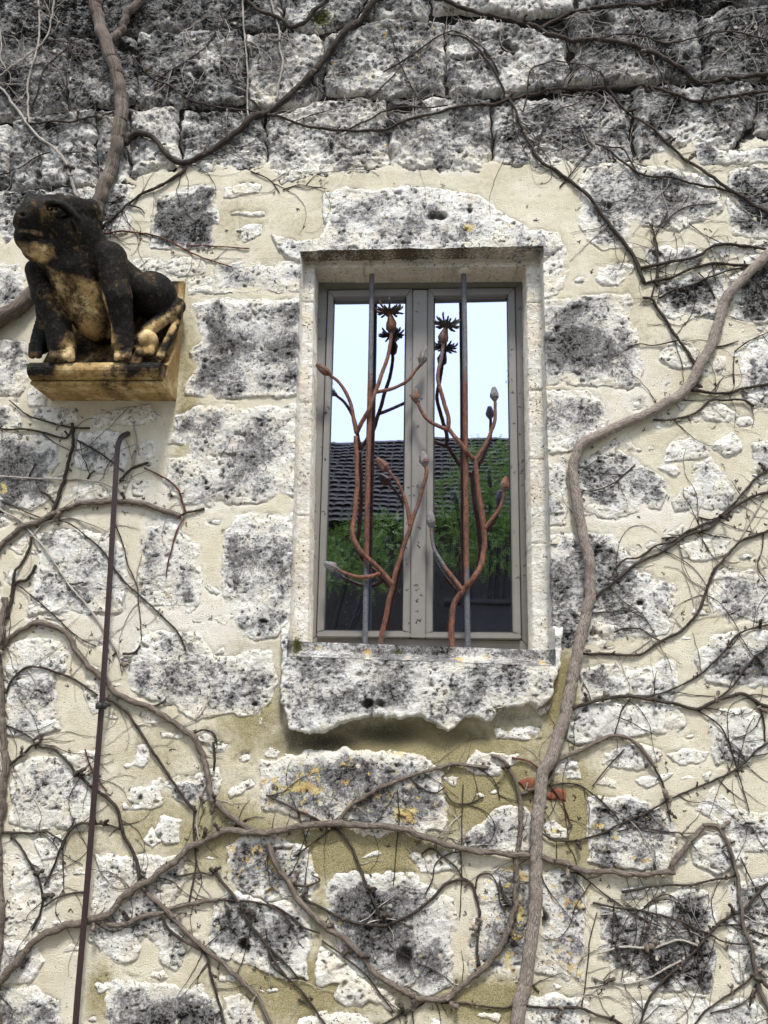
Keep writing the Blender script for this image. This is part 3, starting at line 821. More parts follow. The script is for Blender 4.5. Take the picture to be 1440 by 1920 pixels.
# the rebate, the reveals and the sloping top of the sill
tS = (Z - zs_f(X)) / (zs_b(X) - zs_f(X))
hs = .030 - .195 * np.clip(tS, 0, 1) + .0016 * ROUGH + .0012 * N3
Ho = np.where(in_i, DEEP, np.where(in_o, REB + .0025 * ROUGH + .002 * N9, H))
Ho = np.where(in_o & (tS < 1.0), np.maximum(np.where(in_i, DEEP, REB + .0025 * ROUGH), hs), Ho)
on_sillline = np.abs(Z - zs_f(X)) <= np.abs(wob) * 1.2 + e
Ho = np.where(on_sillline & (X > xl_o(Z)) & (X < xr_o(Z)), np.maximum(H, .028 + .002 * ROUGH), Ho)
zc, xc = (Z[:-1, :-1] + Z[1:, 1:]) / 2, (X[:-1, :-1] + X[1:, 1:]) / 2
inner_c = cells_all(in_i)
side_l = OPEN_C & ~inner_c & (xc < 0)
CRo = np.where(in_o, .24 + .34 * fbm(X, Z, .14, 4, 91) + .1 * N9, CR)
# underside of the lintel: grime, plus shade painted into its colour
def piece(name, mask):
    if not mask.any():
        return
    u, q = quads(None, mask)
    V = np.stack([X.ravel()[u], -Ho.ravel()[u], Z.ravel()[u]], 1)
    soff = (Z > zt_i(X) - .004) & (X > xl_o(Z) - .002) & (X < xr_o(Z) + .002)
    isS = name == 'window_sill'
    at = dict(crust=np.clip(CRo + (.42 if isS else 0) + .15 * soff - .25 * (in_i | (np.abs(Ho - DEEP) < .01)), -.2, 1.1), lichen=sillich + (.12 if isS else .05), moss=moss_px - .1, pit=.3 * PIT, warm=np.where(soff | in_i, .55, .18 if not isS else 0) + .2 * N9, grime_shade=np.where(soff & (Z > zt_o(X) - ST * 1.6), .62 + .25 * N9, np.where(soff & (Z < zt_i(X) + .006), .20 + .3 * N9, np.where(soff, .05 + .25 * N9, .5 * grv))), vary=.4 + .3 * N20)
    me = mesh_np(name, V, q, {n: v.ravel()[u] for n, v in at.items()})
    return link(name, me, M_STONE, wall)
zb = [zs_f(0) - 1] + [XZ(560, p)[1] for p in (1010, 850, 722, 556)] + [9]
zb_l = [zs_f(0) - 1] + [XZ(560, p)[1] for p in (961, 745, 553)] + [9]
grv = np.zeros_like(X)
for zz_, left in [(v, 1) for v in zb_l[1:-1]] + [(v, 0) for v in zb[1:-1]]:
    grv = np.maximum(grv, np.exp(-((Z - zz_ - .006 * WX) / .0042) ** 2) * ((X < 0) if left else (X >= 0)) * in_o)
Ho = Ho - .004 * grv * (Ho > DEEP + .05)
sill_c = OPEN_C & ~inner_c & ((tS[:-1, :-1] + tS[1:, 1:]) / 2 < 1.0) & (Ho[:-1, :-1] >= hs[:-1, :-1] - .004)
lint_c = OPEN_C & ~inner_c & ~sill_c & (zc > zt_i(xc) - ST * 1.1)
rest = OPEN_C & ~inner_c & ~sill_c & ~lint_c
piece('window_sill', sill_c)
piece('lintel', lint_c)
for a, b in zip(zb_l[:-1], zb_l[1:]):
    piece('jamb_stone', rest & (xc < 0) & (zc >= a) & (zc < b))
for a, b in zip(zb[:-1], zb[1:]):
    piece('jamb_stone', rest & (xc >= 0) & (zc >= a) & (zc < b))

# mortar: everything the stones do not bury
mk = ~cells_all(cover > .022) & ~OPEN_C
u, q = quads(None, mk)
dirt = TOP * (1.0 + .35 * N9) + .34 * sstep(-.16, 0, top_sd) * (.6 + N9)
at = dict(algae=1.22 * blobs(ALGAE) + .14 * N20 + .12 * N9, stain=stain, dark=np.clip(dirt, 0, 1), pale=blobs(PALE) + .15 * N9 + .14 * sstep(1400, 1100, PY) + .34 * np.exp(-(np.clip(cover, -1, 0) / .016) ** 2) * (1 - TOP))
lip = np.exp(-(np.clip(cover, -1, 0) / .0065) ** 2) * (1 - TOP) * sstep(-.25, .25, N9 + .5 * N3)     # the render has shrunk away from many of the stones
at['dark'] = np.clip(at['dark'] + .42 * lip + .25 * lip * N3, 0, 1)
Hmm = Hm - .0038 * lip
V = np.stack([X.ravel()[u], -Hmm.ravel()[u], Z.ravel()[u]], 1)
link('mortar', mesh_np('mortar', V, q, {n: v.ravel()[u] for n, v in at.items()}), M_MORTAR, wall)

# the same wall going on beyond the picture, more coarsely
cs = .02
ox, oz = np.meshgrid(np.arange(-4.6, 4.6 + cs, cs), np.arange(0, 6.2 + cs, cs))
orow, col_h = np.floor(oz / .27).astype(int), None
shift = np.where(orow % 2 == 0, 0, .21) + .08 * np.sin(orow * 2.3)
fx = np.abs(((ox + shift + .03 * fbm(ox, oz, .3, 3, 9)) / .44) % 1 - .5) * .44
fz = np.abs(((oz + .02 * fbm(ox, oz, .3, 3, 10)) / .27) % 1 - .5) * .27
dd = np.minimum(.22 - fx, .135 - fz) - .018 - .02 * fbm(ox, oz, .2, 3, 12)
hid = (ox > X0 + .01) & (ox < X1 - .01) & (oz > Z0 + .01) & (oz < Z1 - .01)
oh = np.where(dd > 0, .008 * (1 - np.exp(-np.maximum(dd, 0) / .01)) + .004 * fbm(ox, oz, .06, 3, 13), -.004 + dd * .5)
def outer(name, hgt, mask, mat, at):
    n2 = ox.shape[1]
    j, i = np.where(mask)
    a = j * n2 + i
    q = np.stack([a, a + 1, a + 1 + n2, a + n2], 1)
    uu, inv = np.unique(q, return_inverse=True)
    V = np.stack([ox.ravel()[uu], -hgt.ravel()[uu], oz.ravel()[uu]], 1)
    o = link(name, mesh_np(name, V, inv.reshape(-1, 4), {k: np.broadcast_to(v, ox.shape).ravel()[uu] for k, v in at.items()}), mat, wall)
    o['kind'] = 'stuff'
    return o
nh = ~cells_all(hid)
outer('outer_stonework', oh, nh & cells_any(dd > -.01), M_STONE, dict(crust=.36 + .4 * fbm(ox, oz, .3, 4, 14) + .35 * sstep(3.2, 3.6, oz), lichen=0 * ox, moss=0 * ox - .1, pit=0 * ox, warm=0 * ox, grime_shade=0 * ox, vary=0 * ox + .5))
outer('outer_mortar', 0 * ox - .001, nh, M_MORTAR, dict(algae=.2 * fbm(ox, oz, .5, 3, 15), stain=0 * ox, dark=sstep(3.3, 3.6, oz + .1 * fbm(ox, oz, .3, 3, 19)), pale=.2 * fbm(ox, oz, .3, 3, 16)))

def wall_h(x, z):
    """height of the finished wall face in front of y = 0"""
    i = np.clip((np.asarray(x) - X0) / ST, 0, NX - 2)
    j = np.clip((np.asarray(z) - Z0) / ST, 0, NZ - 2)
    return HS[j.astype(int), i.astype(int)]
# a softened upper envelope for things that lie on the wall
HS = np.where(in_o, np.maximum(Ho, REB), H)
for sh in (2, 4):
    A = HS.copy()
    for dj, di in ((sh, 0), (-sh, 0), (0, sh), (0, -sh)):
        A = np.maximum(A, np.roll(np.roll(HS, dj, 0), di, 1))
    HS = .5 * A + .5 * HS
# ------------------------------------------------------------------ the window
DF, DS, DG = -.165, -.155, -.185           # front of the fixed frame, front of the sashes, the glass
def quad_pts(poly, d):
    return [W(px, py, d) for px, py in poly]
def slab(poly, d0, d1):
    """a board with the outline poly (photo pixels on its front plane d0) going straight back to d1"""
    m = MB()
    A = quad_pts(poly, d0)
    m.prism(A, [a + np.array([0, -(d1 - d0), 0]) for a in A])
    return m
win = thing('casement_window', 'two leaf casement window with taupe painted frame set deep in the stone opening', 'window')
FO = [(596, 524), (984, 521), (1003, 1224), (572, 1210)]
FI = [(614, 543), (966, 539), (979, 1201), (592, 1194)]
def frame_parts(name, O, I, d0, d1, parent, bevel=.0025):
    for k in range(4):
        a, b = k, (k + 1) % 4
        if k % 2 == 0:      # rails run between the stiles
            t = [O[a], O[b], I[b], I[a]]
            slab(t, d0, d1).build(name + '_rail', M_FRAME, parent, smooth=False, bevel=bevel)
        else:
            t = [O[a], O[b], I[b], I[a]]
            slab(t, d0, d1).build(name + '_stile', M_FRAME, parent, smooth=False, bevel=bevel)
frame_parts('frame', FO, FI, DF, -.24, win)
SL_O = [(615.5, 544), (774, 541), (769, 1187), (594, 1186)]
SL_I = [(625, 557), (762, 555), (755, 1183), (607, 1182)]
SR_O = [(802, 541), (965, 539.5), (977, 1190), (798, 1188)]
SR_I = [(813.5, 555), (952.5, 552.5), (962, 1186), (811, 1185)]
def sash(O, I, tilt):
    s = bpy.data.objects.new('sash', None)
    COL.objects.link(s)
    s.parent = win
    frame_parts('sash', O, I, DS, -.215, s)
    # the dark seal round the pane
    c = np.mean(np.array(I), 0)
    J = [(p[0] + np.sign(c[0] - p[0]) * 2.4, p[1] + np.sign(c[1] - p[1]) * (4.5 if p[1] < 800 else 2.0)) for p in I]
    G = [(p[0] - np.sign(c[0] - p[0]) * 4, p[1] - np.sign(c[1] - p[1]) * 4) for p in I]
    m = MB()
    for k in range(4):
        b = (k + 1) % 4
        A = quad_pts([I[k], I[b], J[b], J[k]], DG + .006)
        m.prism(A, [a + np.array([0, .012, 0]) for a in A])
    m.build('seal', M_SEAL, s, smooth=False)
    g = MB()
    A = quad_pts(G, DG)
    cc = np.mean(A, 0)
    A = [a + np.array([0, (a[2] - cc[2]) * tilt[0] + (a[0] - cc[0]) * tilt[1], 0]) for a in A]
    g.prism(A, [a + np.array([0, .006, 0]) for a in A])
    g.build('pane', M_GLASS, s, smooth=False)
    # the weather bar along the foot of the sash
    y1 = O[2][1], O[3][1]
    A = [(O[3][0] - .5, y1[1] - 2), (O[2][0] + .5, y1[0] - 2), (O[2][0] + .5, y1[0] + 9), (O[3][0] - .5, y1[1] + 9)]
    slab(A, DS + .016, DS - .02).build('weather_bar', M_FRAME, s, smooth=False, bevel=.004)
sash(SL_O, SL_I, (0.004, .002))
sash(SR_O, SR_I, (0.0015, -.006))
slab([(774.5, 543), (801.5, 543), (797.5, 1197), (769.5, 1196)], DS + .010, DS - .01).build('cover_strip', M_FRAME, win, smooth=False, bevel=.003)

# the unlit room behind it
s_ = NT('dark_plaster')
M_ROOM = s_.done(s_.mix(s_.noise(5, 3), (.03, .03, .03), (.06, .055, .05)), .9)
m = MB()
a, b = W(572, 1214, -.3), W(1003, 520, -.3)
xa, xb, za, zb_ = a[0] - .5, b[0] + .5, a[2] - .6, b[2] + .3
def box(m, x0, x1, y0, y1, z0, z1):
    m.prism([(x0, y0, z0), (x1, y0, z0), (x1, y0, z1), (x0, y0, z1)], [(x0, y1, z0), (x1, y1, z0), (x1, y1, z1), (x0, y1, z1)])
box(m, xa, xb, 2.6, 2.7, za, zb_)
box(m, xa - .1, xa, .32, 2.7, za, zb_)
box(m, xb, xb + .1, .32, 2.7, za, zb_)
box(m, xa - .1, xb + .1, .32, 2.7, za - .1, za)
box(m, xa - .1, xb + .1, .32, 2.7, zb_, zb_ + .1)
m.build('room', M_ROOM, None, smooth=False, kind='structure')

# ------------------------------------------------------------------ ironwork in the window
DB = -.085
def iron_bar(px0, py0, px1, py1, r, label):
    t = thing('iron_bar', label, 'window bar', 'upright iron bars in front of the window')
    P0, P1 = W(px0, py0, DB), W(px1, py1, DB)
    n = 60
    P = np.array([P0 + (P1 - P0) * k / n for k in range(n + 1)])
    P[:, 0] += .0012 * np.sin(np.linspace(0, 7, n + 1))
    m = MB()
    m.add(*tube(P, r, 12, True, .012))
    m.build('rod', M_IRON, t)
    # the lime it is set into under the lintel
    m = MB()
    V, Fs = tube([P0 + np.array([0, 0, .012]), P0 + np.array([0, 0, -.002]), P0 + np.array([0, 0, -.009])], [.034, .026, r * 1.1], 18, True, .12)
    m.add(V, Fs)
    m.build('mortar_collar', M_MORTAR, t)
    return t
iron_bar(697.5, 511, 684, 1216, .0098, 'left upright iron bar, passing in front of the left pane of the window')
iron_bar(869.5, 511, 877, 1226, .0098, 'right upright iron bar, passing in front of the right pane of the window')

def bud(base, tip, wid, parent, d0, d1, seed):
    """a hammered poppy bud: thin neck, broad shoulder, blunt tapering faceted tip"""
    rs = np.random.default_rng(seed)
    A, B = W(*base, d0), W(*tip, d1)
    prof = [(-.06, .30), (.0, .42), (.10, .62), (.26, .98), (.42, 1.0), (.70, .78), (.95, .50), (1.0, .34)]
    P = np.array([A + (B - A) * t for t, _ in prof])
    R = np.array([q for _, q in prof]) * wid * .5 * mpp(*base, d0)
    V, Fs = tube(P, R, 7, True, .05, rs)
    m = MB()
    m.add(V, Fs)
    return m.build('bud', M_BUD, parent, smooth=False)
def stalk(pts, r0, r1, name, parent, d=DB):
    P = np.array([W(p[0], p[1], p[2] if len(p) > 2 else d) for p in pts])
    P = catmull(P, .008)
    n = len(P)
    P[:, 0] += .0010 * np.sin(np.arange(n) * .5 + pts[0][0])
    m = MB()
    m.add(*tube(P, np.linspace(r0, r1, n) * .9, 9, True, .035, np.random.default_rng(int(pts[0][0]))))
    return m.build(name, M_RUST, parent)
def flower(neck, shoulder, rim, parent, d, seed, lean=0.0):
    """seed head: a pear shaped pod with a spreading crown of cut iron rays"""
    rs = np.random.default_rng(seed)
    f = bpy.data.objects.new('seed_head', None)
    COL.objects.link(f)
    f.parent = parent
    A, B, C = W(*neck, d), W(*shoulder, d), W(*rim, d)
    u = mpp(*neck, d)
    P = [A, A + (B - A) * .25, B, B + (C - B) * .35, B + (C - B) * .75, C]
    m = MB()
    m.add(*tube(P, np.array([8, 16, 18, 13.5, 8, 6.5]) * .5 * u * 1.12, 9, True, .03, rs))
    m.build('pod', M_RUST, f)
    ax = (C - A) / np.linalg.norm(C - A)
    s1 = np.cross(ax, [0, 1, 0])
    s1 /= np.linalg.norm(s1)
    s2 = np.cross(ax, s1)
    n = 26
    for k in range(n):
        a = k / n * 2 * np.pi + rs.normal(0, .06)
        el = rs.uniform(.12, .75) if k % 2 else rs.uniform(-.05, .3)
        L = rs.uniform(23, 31) * u
        dr = math.cos(a) * s1 + math.sin(a) * s2
        Q = [C - ax * .004, C + dr * L * .35 + ax * L * .10, C + dr * L * .72 + ax * L * .72 * math.tan(el) * .7, C + dr * L * math.cos(el) + ax * L * math.sin(el)]
        m = MB()
        m.add(*tube(catmull(Q, .006), np.concatenate([np.linspace(1.9, 2.1, len(catmull(Q, .006)) - 1), [.5]]) * u, 5, True))
        m.build('ray', M_RUST_DARK, f)
M_RUST_DARK = iron_material('dark_rusty_iron', .62)
_t = M_RUST_DARK.node_tree
for n_ in list(_t.nodes):
    if n_.type == 'BSDF_PRINCIPLED':
        src = n_.inputs['Base Color'].links[0].from_socket
        mm_ = _t.nodes.new('ShaderNodeMixRGB')
        mm_.blend_type = 'MULTIPLY'
        mm_.inputs[0].default_value = 1
        mm_.inputs[2].default_value = (.45, .42, .42, 1)
        _t.links.new(src, mm_.inputs[1])
        _t.links.new(mm_.outputs[0], n_.inputs['Base Color'])
u0 = mpp(740, 1000, DB)
q = DB
pa = thing('iron_poppy', 'rusty forged poppy stem rising from the sill between left bar and middle of window', 'window ornament', 'rusty forged poppies in the window grille')
stalk([(711, 1219), (720, 1172), (736, 1098), (748, 1052), (762, 1010), (771, 982), (779, 958), (793, 915), (800, 882), (797, 872)], 5.6 * u0, 4.0 * u0, 'stem', pa)
stalk([(737, 1098, q), (718, 1074, q + .004), (695, 1052, q + .022), (674, 1030, q + .026), (661, 1003, q + .022), (664, 972, q + .012), (669, 920, q + .008), (669, 870, q), (667, 818, q)], 5.4 * u0, 4.8 * u0, 'branch', pa)
stalk([(668, 812), (662, 778), (652, 742), (636, 718), (619, 703)], 4.6 * u0, 3.4 * u0, 'branch', pa)
stalk([(668, 812, q), (680, 790, q + .012), (694, 762, q + .024), (706, 728, q + .016), (720, 690, q), (731, 652, q), (733, 622, q)], 5.0 * u0, 4.0 * u0, 'branch', pa)
stalk([(704, 735, q + .016), (735, 729), (762, 715), (778, 697), (789, 683)], 4.2 * u0, 3.2 * u0, 'branch', pa)
stalk([(770, 988), (765, 960), (756, 925), (742, 900), (727, 881)], 4.4 * u0, 3.2 * u0, 'branch', pa)
stalk([(711, 1075, q + .006), (694, 1081, q + .022), (672, 1082, q + .02), (650, 1076, q + .01), (632, 1068, q)], 4.6 * u0, 3.6 * u0, 'branch', pa)
flower((733, 622), (734, 606), (731, 586), pa, q, 3)
bud((620, 703), (593, 683), 17, pa, q, q + .01, 1)
bud((789, 684), (799, 650), 17, pa, q, q, 2)
bud((727, 881), (706, 860), 22, pa, q, q + .012, 3)
bud((797, 874), (793, 847), 19, pa, q, q, 4)
bud((633, 1068), (608, 1055), 20, pa, q, q + .012, 5)
pb = thing('iron_poppy', 'rusty forged poppy stem curling from the sill around the right hand bar', 'window ornament', 'rusty forged poppies in the window grille')
stalk([(849, 1228), (847, 1190), (847, 1158), (854, 1128), (869, 1106, q + .012), (888, 1084, q + .024), (902, 1058, q + .012), (908, 1028), (907, 990), (902, 950), (895, 905), (892, 868), (886, 858)], 6.2 * u0, 5.2 * u0, 'stem', pb)
stalk([(889, 862), (878, 850, q + .018), (862, 830, q + .02), (850, 815, q + .004), (841, 803)], 5 * u0, 4.6 * u0, 'branch', pb)
stalk([(841, 805), (840, 782), (833, 755), (823, 722), (822, 695), (829, 664), (832, 642)], 4.8 * u0, 4.0 * u0, 'branch', pb)
stalk([(842, 806), (822, 799), (800, 785), (787, 765), (782, 752)], 4.6 * u0, 3.3 * u0, 'branch', pb)
stalk([(890, 866), (903, 846), (917, 820), (927, 790), (929, 762), (928, 750)], 4.8 * u0, 3.4 * u0, 'branch', pb)
stalk([(907, 992), (920, 977), (934, 958), (942, 938), (945, 920)], 4.6 * u0, 3.4 * u0, 'branch', pb)
stalk([(867, 1107, q + .012), (850, 1084, q), (832, 1060), (816, 1034), (810, 1008), (808, 988)], 5 * u0, 3.6 * u0, 'branch', pb)
flower((832, 643), (831, 631), (837, 612), pb, q, 5)
bud((781, 755), (777, 730), 17, pb, q, q, 6)
bud((928, 751), (926, 726), 18, pb, q, q, 7)
bud((945, 920), (949, 894), 19, pb, q, q, 8)
bud((808, 989), (808, 958), 18, pb, q, q, 9)

# ------------------------------------------------------------------ the hooked rod on the left
rod = thing('hooked_rod', 'long maroon painted iron rod leaning on the wall, hooked at its top end', 'iron rod')
pts = [(243, 812, -.02), (236, 815, .02), (228, 820, .038), (222, 832, .046), (219, 860, .046), (212, 980, .046), (205, 1100, .045), (190, 1330, .042), (176, 1500, .040), (160, 1700, .04), (146, 1860, .04), (139, 1960, .04)]
P = catmull(np.array([W(*p) for p in pts]), .012)
m = MB()
m.add(*tube(P, 5.9 * mpp(190, 1300, .04), 6, True, .01))
m.build('shaft', M_ROD, rod, smooth=False)
m = MB()
c0, c1 = W(181, 1323, .045), W(199, 1324, .045)
m.add(*tube([c0, c1], [.010, .010], 8, True, .05))
m.add(*tube([W(186, 1318, .060), W(187, 1329, .060)], [.012, .012], 8, True, .05))
m.add(*tube([W(197, 1323, .05), W(204, 1322, .02), W(206, 1322, -.01)], [.005, .005, .005], 6, True))
m.build('clamp', M_SEAL, rod)
# ------------------------------------------------------------------ the carved beast on its bracket
def surface_net(f, lo, hi, st):
    """the zero surface of f (negative inside) as a quad mesh"""
    xs, ys, zs = (np.arange(a, b + st, st) for a, b in zip(lo, hi))
    G = np.stack(np.meshgrid(xs, ys, zs, indexing='ij'), -1)
    D = f(G)
    s = D < 0
    nx, ny, nz = (k - 1 for k in D.shape)
    cnt = np.zeros((nx, ny, nz))
    acc = np.zeros((nx, ny, nz, 3))
    def sl(o):
        return tuple(slice(k, k + n) for k, n in zip(o, (nx, ny, nz)))
    cor = [(i, j, k) for i in (0, 1) for j in (0, 1) for k in (0, 1)]
    for a in range(8):
        for b in range(a + 1, 8):
            if sum(abs(p - q) for p, q in zip(cor[a], cor[b])) != 1:
                continue
            A, B = sl(cor[a]), sl(cor[b])
            x = s[A] != s[B]
            da, db = D[A], D[B]
            t = np.where(x, da / np.where(x, da - db, 1), 0)
            p = G[A] + t[..., None] * (G[B] - G[A])
            acc += np.where(x[..., None], p, 0)
            cnt += x
    act = cnt > 0
    idx = np.full(act.shape, -1)
    idx[act] = np.arange(act.sum())
    V = acc[act] / cnt[act][:, None]
    Fq = []
    for ax in range(3):
        o = [(0, 0, 0)] * 4
        u, v = [(1, 2), (2, 0), (0, 1)][ax]
        sa = [slice(1, -1)] * 3
        sb = [slice(1, -1)] * 3
        sa[ax] = slice(0, -1)
        sb[ax] = slice(1, None)
        sA, sB = s[tuple(sa)], s[tuple(sb)]
        cr = np.argwhere(sA != sB)
        if not len(cr):
            continue
        base = cr.copy()
        for k in range(3):
            if k != ax:
                base[:, k] += 1
        flip = sA[tuple(cr.T)]
        q = []
        for du, dv in ((0, 0), (-1, 0), (-1, -1), (0, -1)):
            c = base.copy()
            c[:, u] += du
            c[:, v] += dv
            q.append(idx[c[:, 0], c[:, 1], c[:, 2]])
        q = np.stack(q, 1)
        q[~flip] = q[~flip][:, ::-1]
        Fq.append(q)
    Fq = np.concatenate(Fq)
    return V, Fq[(Fq >= 0).all(1)]
def smin(a, b, k):
    h = np.clip(.5 + .5 * (b - a) / k, 0, 1)
    return b + (a - b) * h - k * h * (1 - h)
def ell(G, c, r, ax=None):
    """an ellipsoid with centre c, radii r and optional axes"""
    q = G - c
    if ax is not None:
        q = q @ np.asarray(ax).T
    k0 = np.linalg.norm(q / r, axis=-1)
    k1 = np.linalg.norm(q / (np.asarray(r) ** 2), axis=-1)
    return k0 * (k0 - 1) / np.maximum(k1, 1e-6)
def cap(G, a, b, ra, rb):
    ab = b - a
    t = np.clip(((G - a) @ ab) / (ab @ ab), 0, 1)
    return np.linalg.norm(G - a - t[..., None] * ab, axis=-1) - (ra + (rb - ra) * t)
def axes(fwd, up=(0, 0, 1)):
    f = np.asarray(fwd, float)
    f /= np.linalg.norm(f)
    r = np.cross(f, up)
    r /= np.linalg.norm(r)
    return np.array([f, r, np.cross(r, f)])
def pix(V):
    d = V - CAM
    z = d @ FWD
    return CXP + F * (d @ RIGHT) / z, CYP - F * (d @ UP) / z
gq = lambda px, py, d: W(px, py, d)
gm = mpp(180, 580, .2)
def gargoyle_sdf(G):
    # trunk: a broad slanting chest and belly, back, haunches
    d = cap(G, gq(136, 505, .225), gq(176, 596, .135), 46 * gm, 40 * gm)
    d = smin(d, cap(G, gq(160, 560, .13), gq(190, 612, .085), 40 * gm, 36 * gm), .02)
    d = smin(d, cap(G, gq(178, 486, .20), gq(250, 545, .075), 40 * gm, 40 * gm), .03)
    d = smin(d, ell(G, gq(288, 556, .085), np.array([45, 52, 47]) * gm), .010)
    d = smin(d, ell(G, gq(96, 585, .07), np.array([30, 44, 44]) * gm), .014)
    # neck and head: flat crown, bulging muzzle, heavy jaw running into the throat
    hf = gq(46, 412, .345) - gq(132, 402, .31)
    A = axes(hf, (0, -.25, 1))
    d = smin(d, cap(G, gq(166, 486, .20), gq(140, 432, .275), 46 * gm, 46 * gm), .03)
    hd = ell(G, gq(128, 400, .30), np.array([56, 44, 40]) * gm, A)
    hd = smin(hd, ell(G, gq(80, 404, .335), np.array([46, 36, 32]) * gm, A), .016)
    hd = smin(hd, ell(G, gq(53, 415, .35), np.array([27, 30, 24]) * gm, A), .010)
    hd = smin(hd, cap(G, gq(58, 374, .33), gq(112, 372, .315), 12 * gm, 15 * gm), .014)          # flat crown
    hd = smin(hd, cap(G, gq(116, 462, .265), gq(66, 466, .315), 36 * gm, 24 * gm), .007)      # lower jaw
    hd = smin(hd, cap(G, gq(96, 482, .27), gq(124, 486, .24), 28 * gm, 38 * gm), .012)        # throat
    hd = smin(hd, ell(G, gq(50, 446, .33), np.array([21, 24, 24]) * gm), .006)
    hd = smin(hd, ell(G, gq(60, 386, .335), np.array([24, 26, 20]) * gm), .012)
    hd = smin(hd, ell(G, gq(150, 440, .29), np.array([24, 22, 28]) * gm), .010)               # cheek
    n_ = np.array([.10, -.42, 1.0]) / np.linalg.norm([.10, -.42, 1.0])
    hd = np.maximum(hd, (G - gq(86, 366, .345)) @ n_)                                        # flat crown
    n_ = np.array([-.85, -.45, .30]) / np.linalg.norm([-.85, -.45, .30])
    hd = np.maximum(hd, (G - gq(31, 408, .365)) @ n_ - .003)                                 # blunt muzzle
    d = smin(d, hd, .008)
    # ears folded against the skull
    d = smin(d, ell(G, gq(170, 394, .285), np.array([18, 17, 21]) * gm), .002)
    d = smin(d, cap(G, gq(182, 404, .265), gq(180, 436, .255), 12 * gm, 9 * gm), .004)
    d = smin(d, ell(G, gq(112, 382, .25), np.array([18, 16, 20]) * gm), .008)
    # forelegs
    for sh, el, wr, paw, R, tw in (((207, 484, .225), (221, 556, .215), (230, 612, .18), (231, 650, .165), (31, 26, 20, 22), 9),
                                   ((70, 508, .225), (84, 556, .215), (106, 600, .185), (117, 650, .165), (22, 23, 24, 26), 13)):
        q = [gq(*p) for p in (sh, el, wr, paw)]
        d = smin(d, cap(G, q[0], q[1], R[0] * gm, R[1] * gm), .007)
        d = smin(d, cap(G, q[1], q[2], R[1] * gm, R[2] * gm), .007)
        d = smin(d, cap(G, q[2], q[3], R[2] * gm, R[3] * gm), .007)
        for o in (-1, 0, 1):                                                                  # toes
            t0 = np.array(paw) + (o * tw, 6, .010)
            t1 = np.array(paw) + (o * tw * 1.25 - 1, 21, .030)
            d = smin(d, cap(G, gq(*t0), gq(*t1), tw * .82 * gm, tw * .66 * gm), .0022)
    # hind legs, feet and tail
    d = smin(d, cap(G, gq(332, 574, .06), gq(276, 622, .125), 17 * gm, 13 * gm), .006)
    d = smin(d, ell(G, gq(276, 640, .145), np.array([21, 24, 22]) * gm), .006)
    for o in (-12, -1, 10):
        d = smin(d, cap(G, gq(274 + o, 648, .150), gq(272 + o, 663, .176), 8 * gm, 6.5 * gm), .002)
    d = smin(d, cap(G, gq(80, 600, .08), gq(76, 646, .125), 22 * gm, 19 * gm), .012)
    for o in (-11, 1):
        d = smin(d, cap(G, gq(74 + o, 648, .150), gq(71 + o, 666, .172), 9 * gm, 7 * gm), .002)
    tl = [gq(338, 572, .035), gq(330, 606, .06), gq(314, 640, .10), gq(300, 668, .14)]
    for a, b in zip(tl[:-1], tl[1:]):
        d = smin(d, cap(G, a, b, 8 * gm, 7.5 * gm), .004)
    d = np.maximum(d, G[..., 1] - .012)
    return d
def surf_d(px, py, a=.46, b=.05):
    """how far in front of the wall the beast's skin is at a pixel"""
    ds = np.linspace(a, b, 160)
    v = gargoyle_sdf(np.array([gq(px, py, t) for t in ds]))
    k = np.argmax(v < 0)
    return ds[k] if v[k] < 0 else b
def on_skin(px, py, out=0.0):
    return gq(px, py, surf_d(px, py) + out)
def polycap(G, P, r):
    return np.min([cap(G, a, b, ra, rb) for a, b, ra, rb in zip(P[:-1], P[1:], r[:-1], r[1:])], axis=0)
_g = gm
EYE = [on_skin(q, w_) for q, w_ in ((96, 391), (108, 395), (121, 402))]
EYEC = on_skin(108, 396)
BROW = [on_skin(q, w_, .002) for q, w_ in ((84, 379), (100, 379), (118, 385), (136, 397), (147, 410))]
BROW2 = [on_skin(q, w_, -.001) for q, w_ in ((88, 387), (104, 386), (120, 392), (136, 404))]
LOWLID = [on_skin(q, w_, -.001) for q, w_ in ((92, 397), (104, 405), (120, 408), (134, 407))]
MOUTH = [on_skin(q, w_, .0) for q, w_ in ((40, 446), (52, 448), (66, 447), (84, 446), (102, 444), (118, 436))]
LIP = [on_skin(q, w_, .001) for q, w_ in ((42, 436), (54, 438), (72, 437), (90, 434), (108, 428))]
UPLID = [on_skin(q, w_, .001) for q, w_ in ((92, 391), (101, 387), (113, 390), (124, 400))]
DNLID = [on_skin(q, w_, .001) for q, w_ in ((92, 393), (100, 402), (112, 405), (124, 402))]
NOSE = on_skin(42, 402)
CHEEK = [on_skin(q, w_, -.001) for q, w_ in ((134, 418), (142, 440), (140, 462))]
EARIN = on_skin(176, 402)
CHEST = [on_skin(q, w_, .0) for q, w_ in ((88, 506), (102, 552), (128, 592), (150, 622))]
CHEST2 = [on_skin(q, w_, .0) for q, w_ in ((184, 525), (194, 556), (206, 596), (209, 625))]
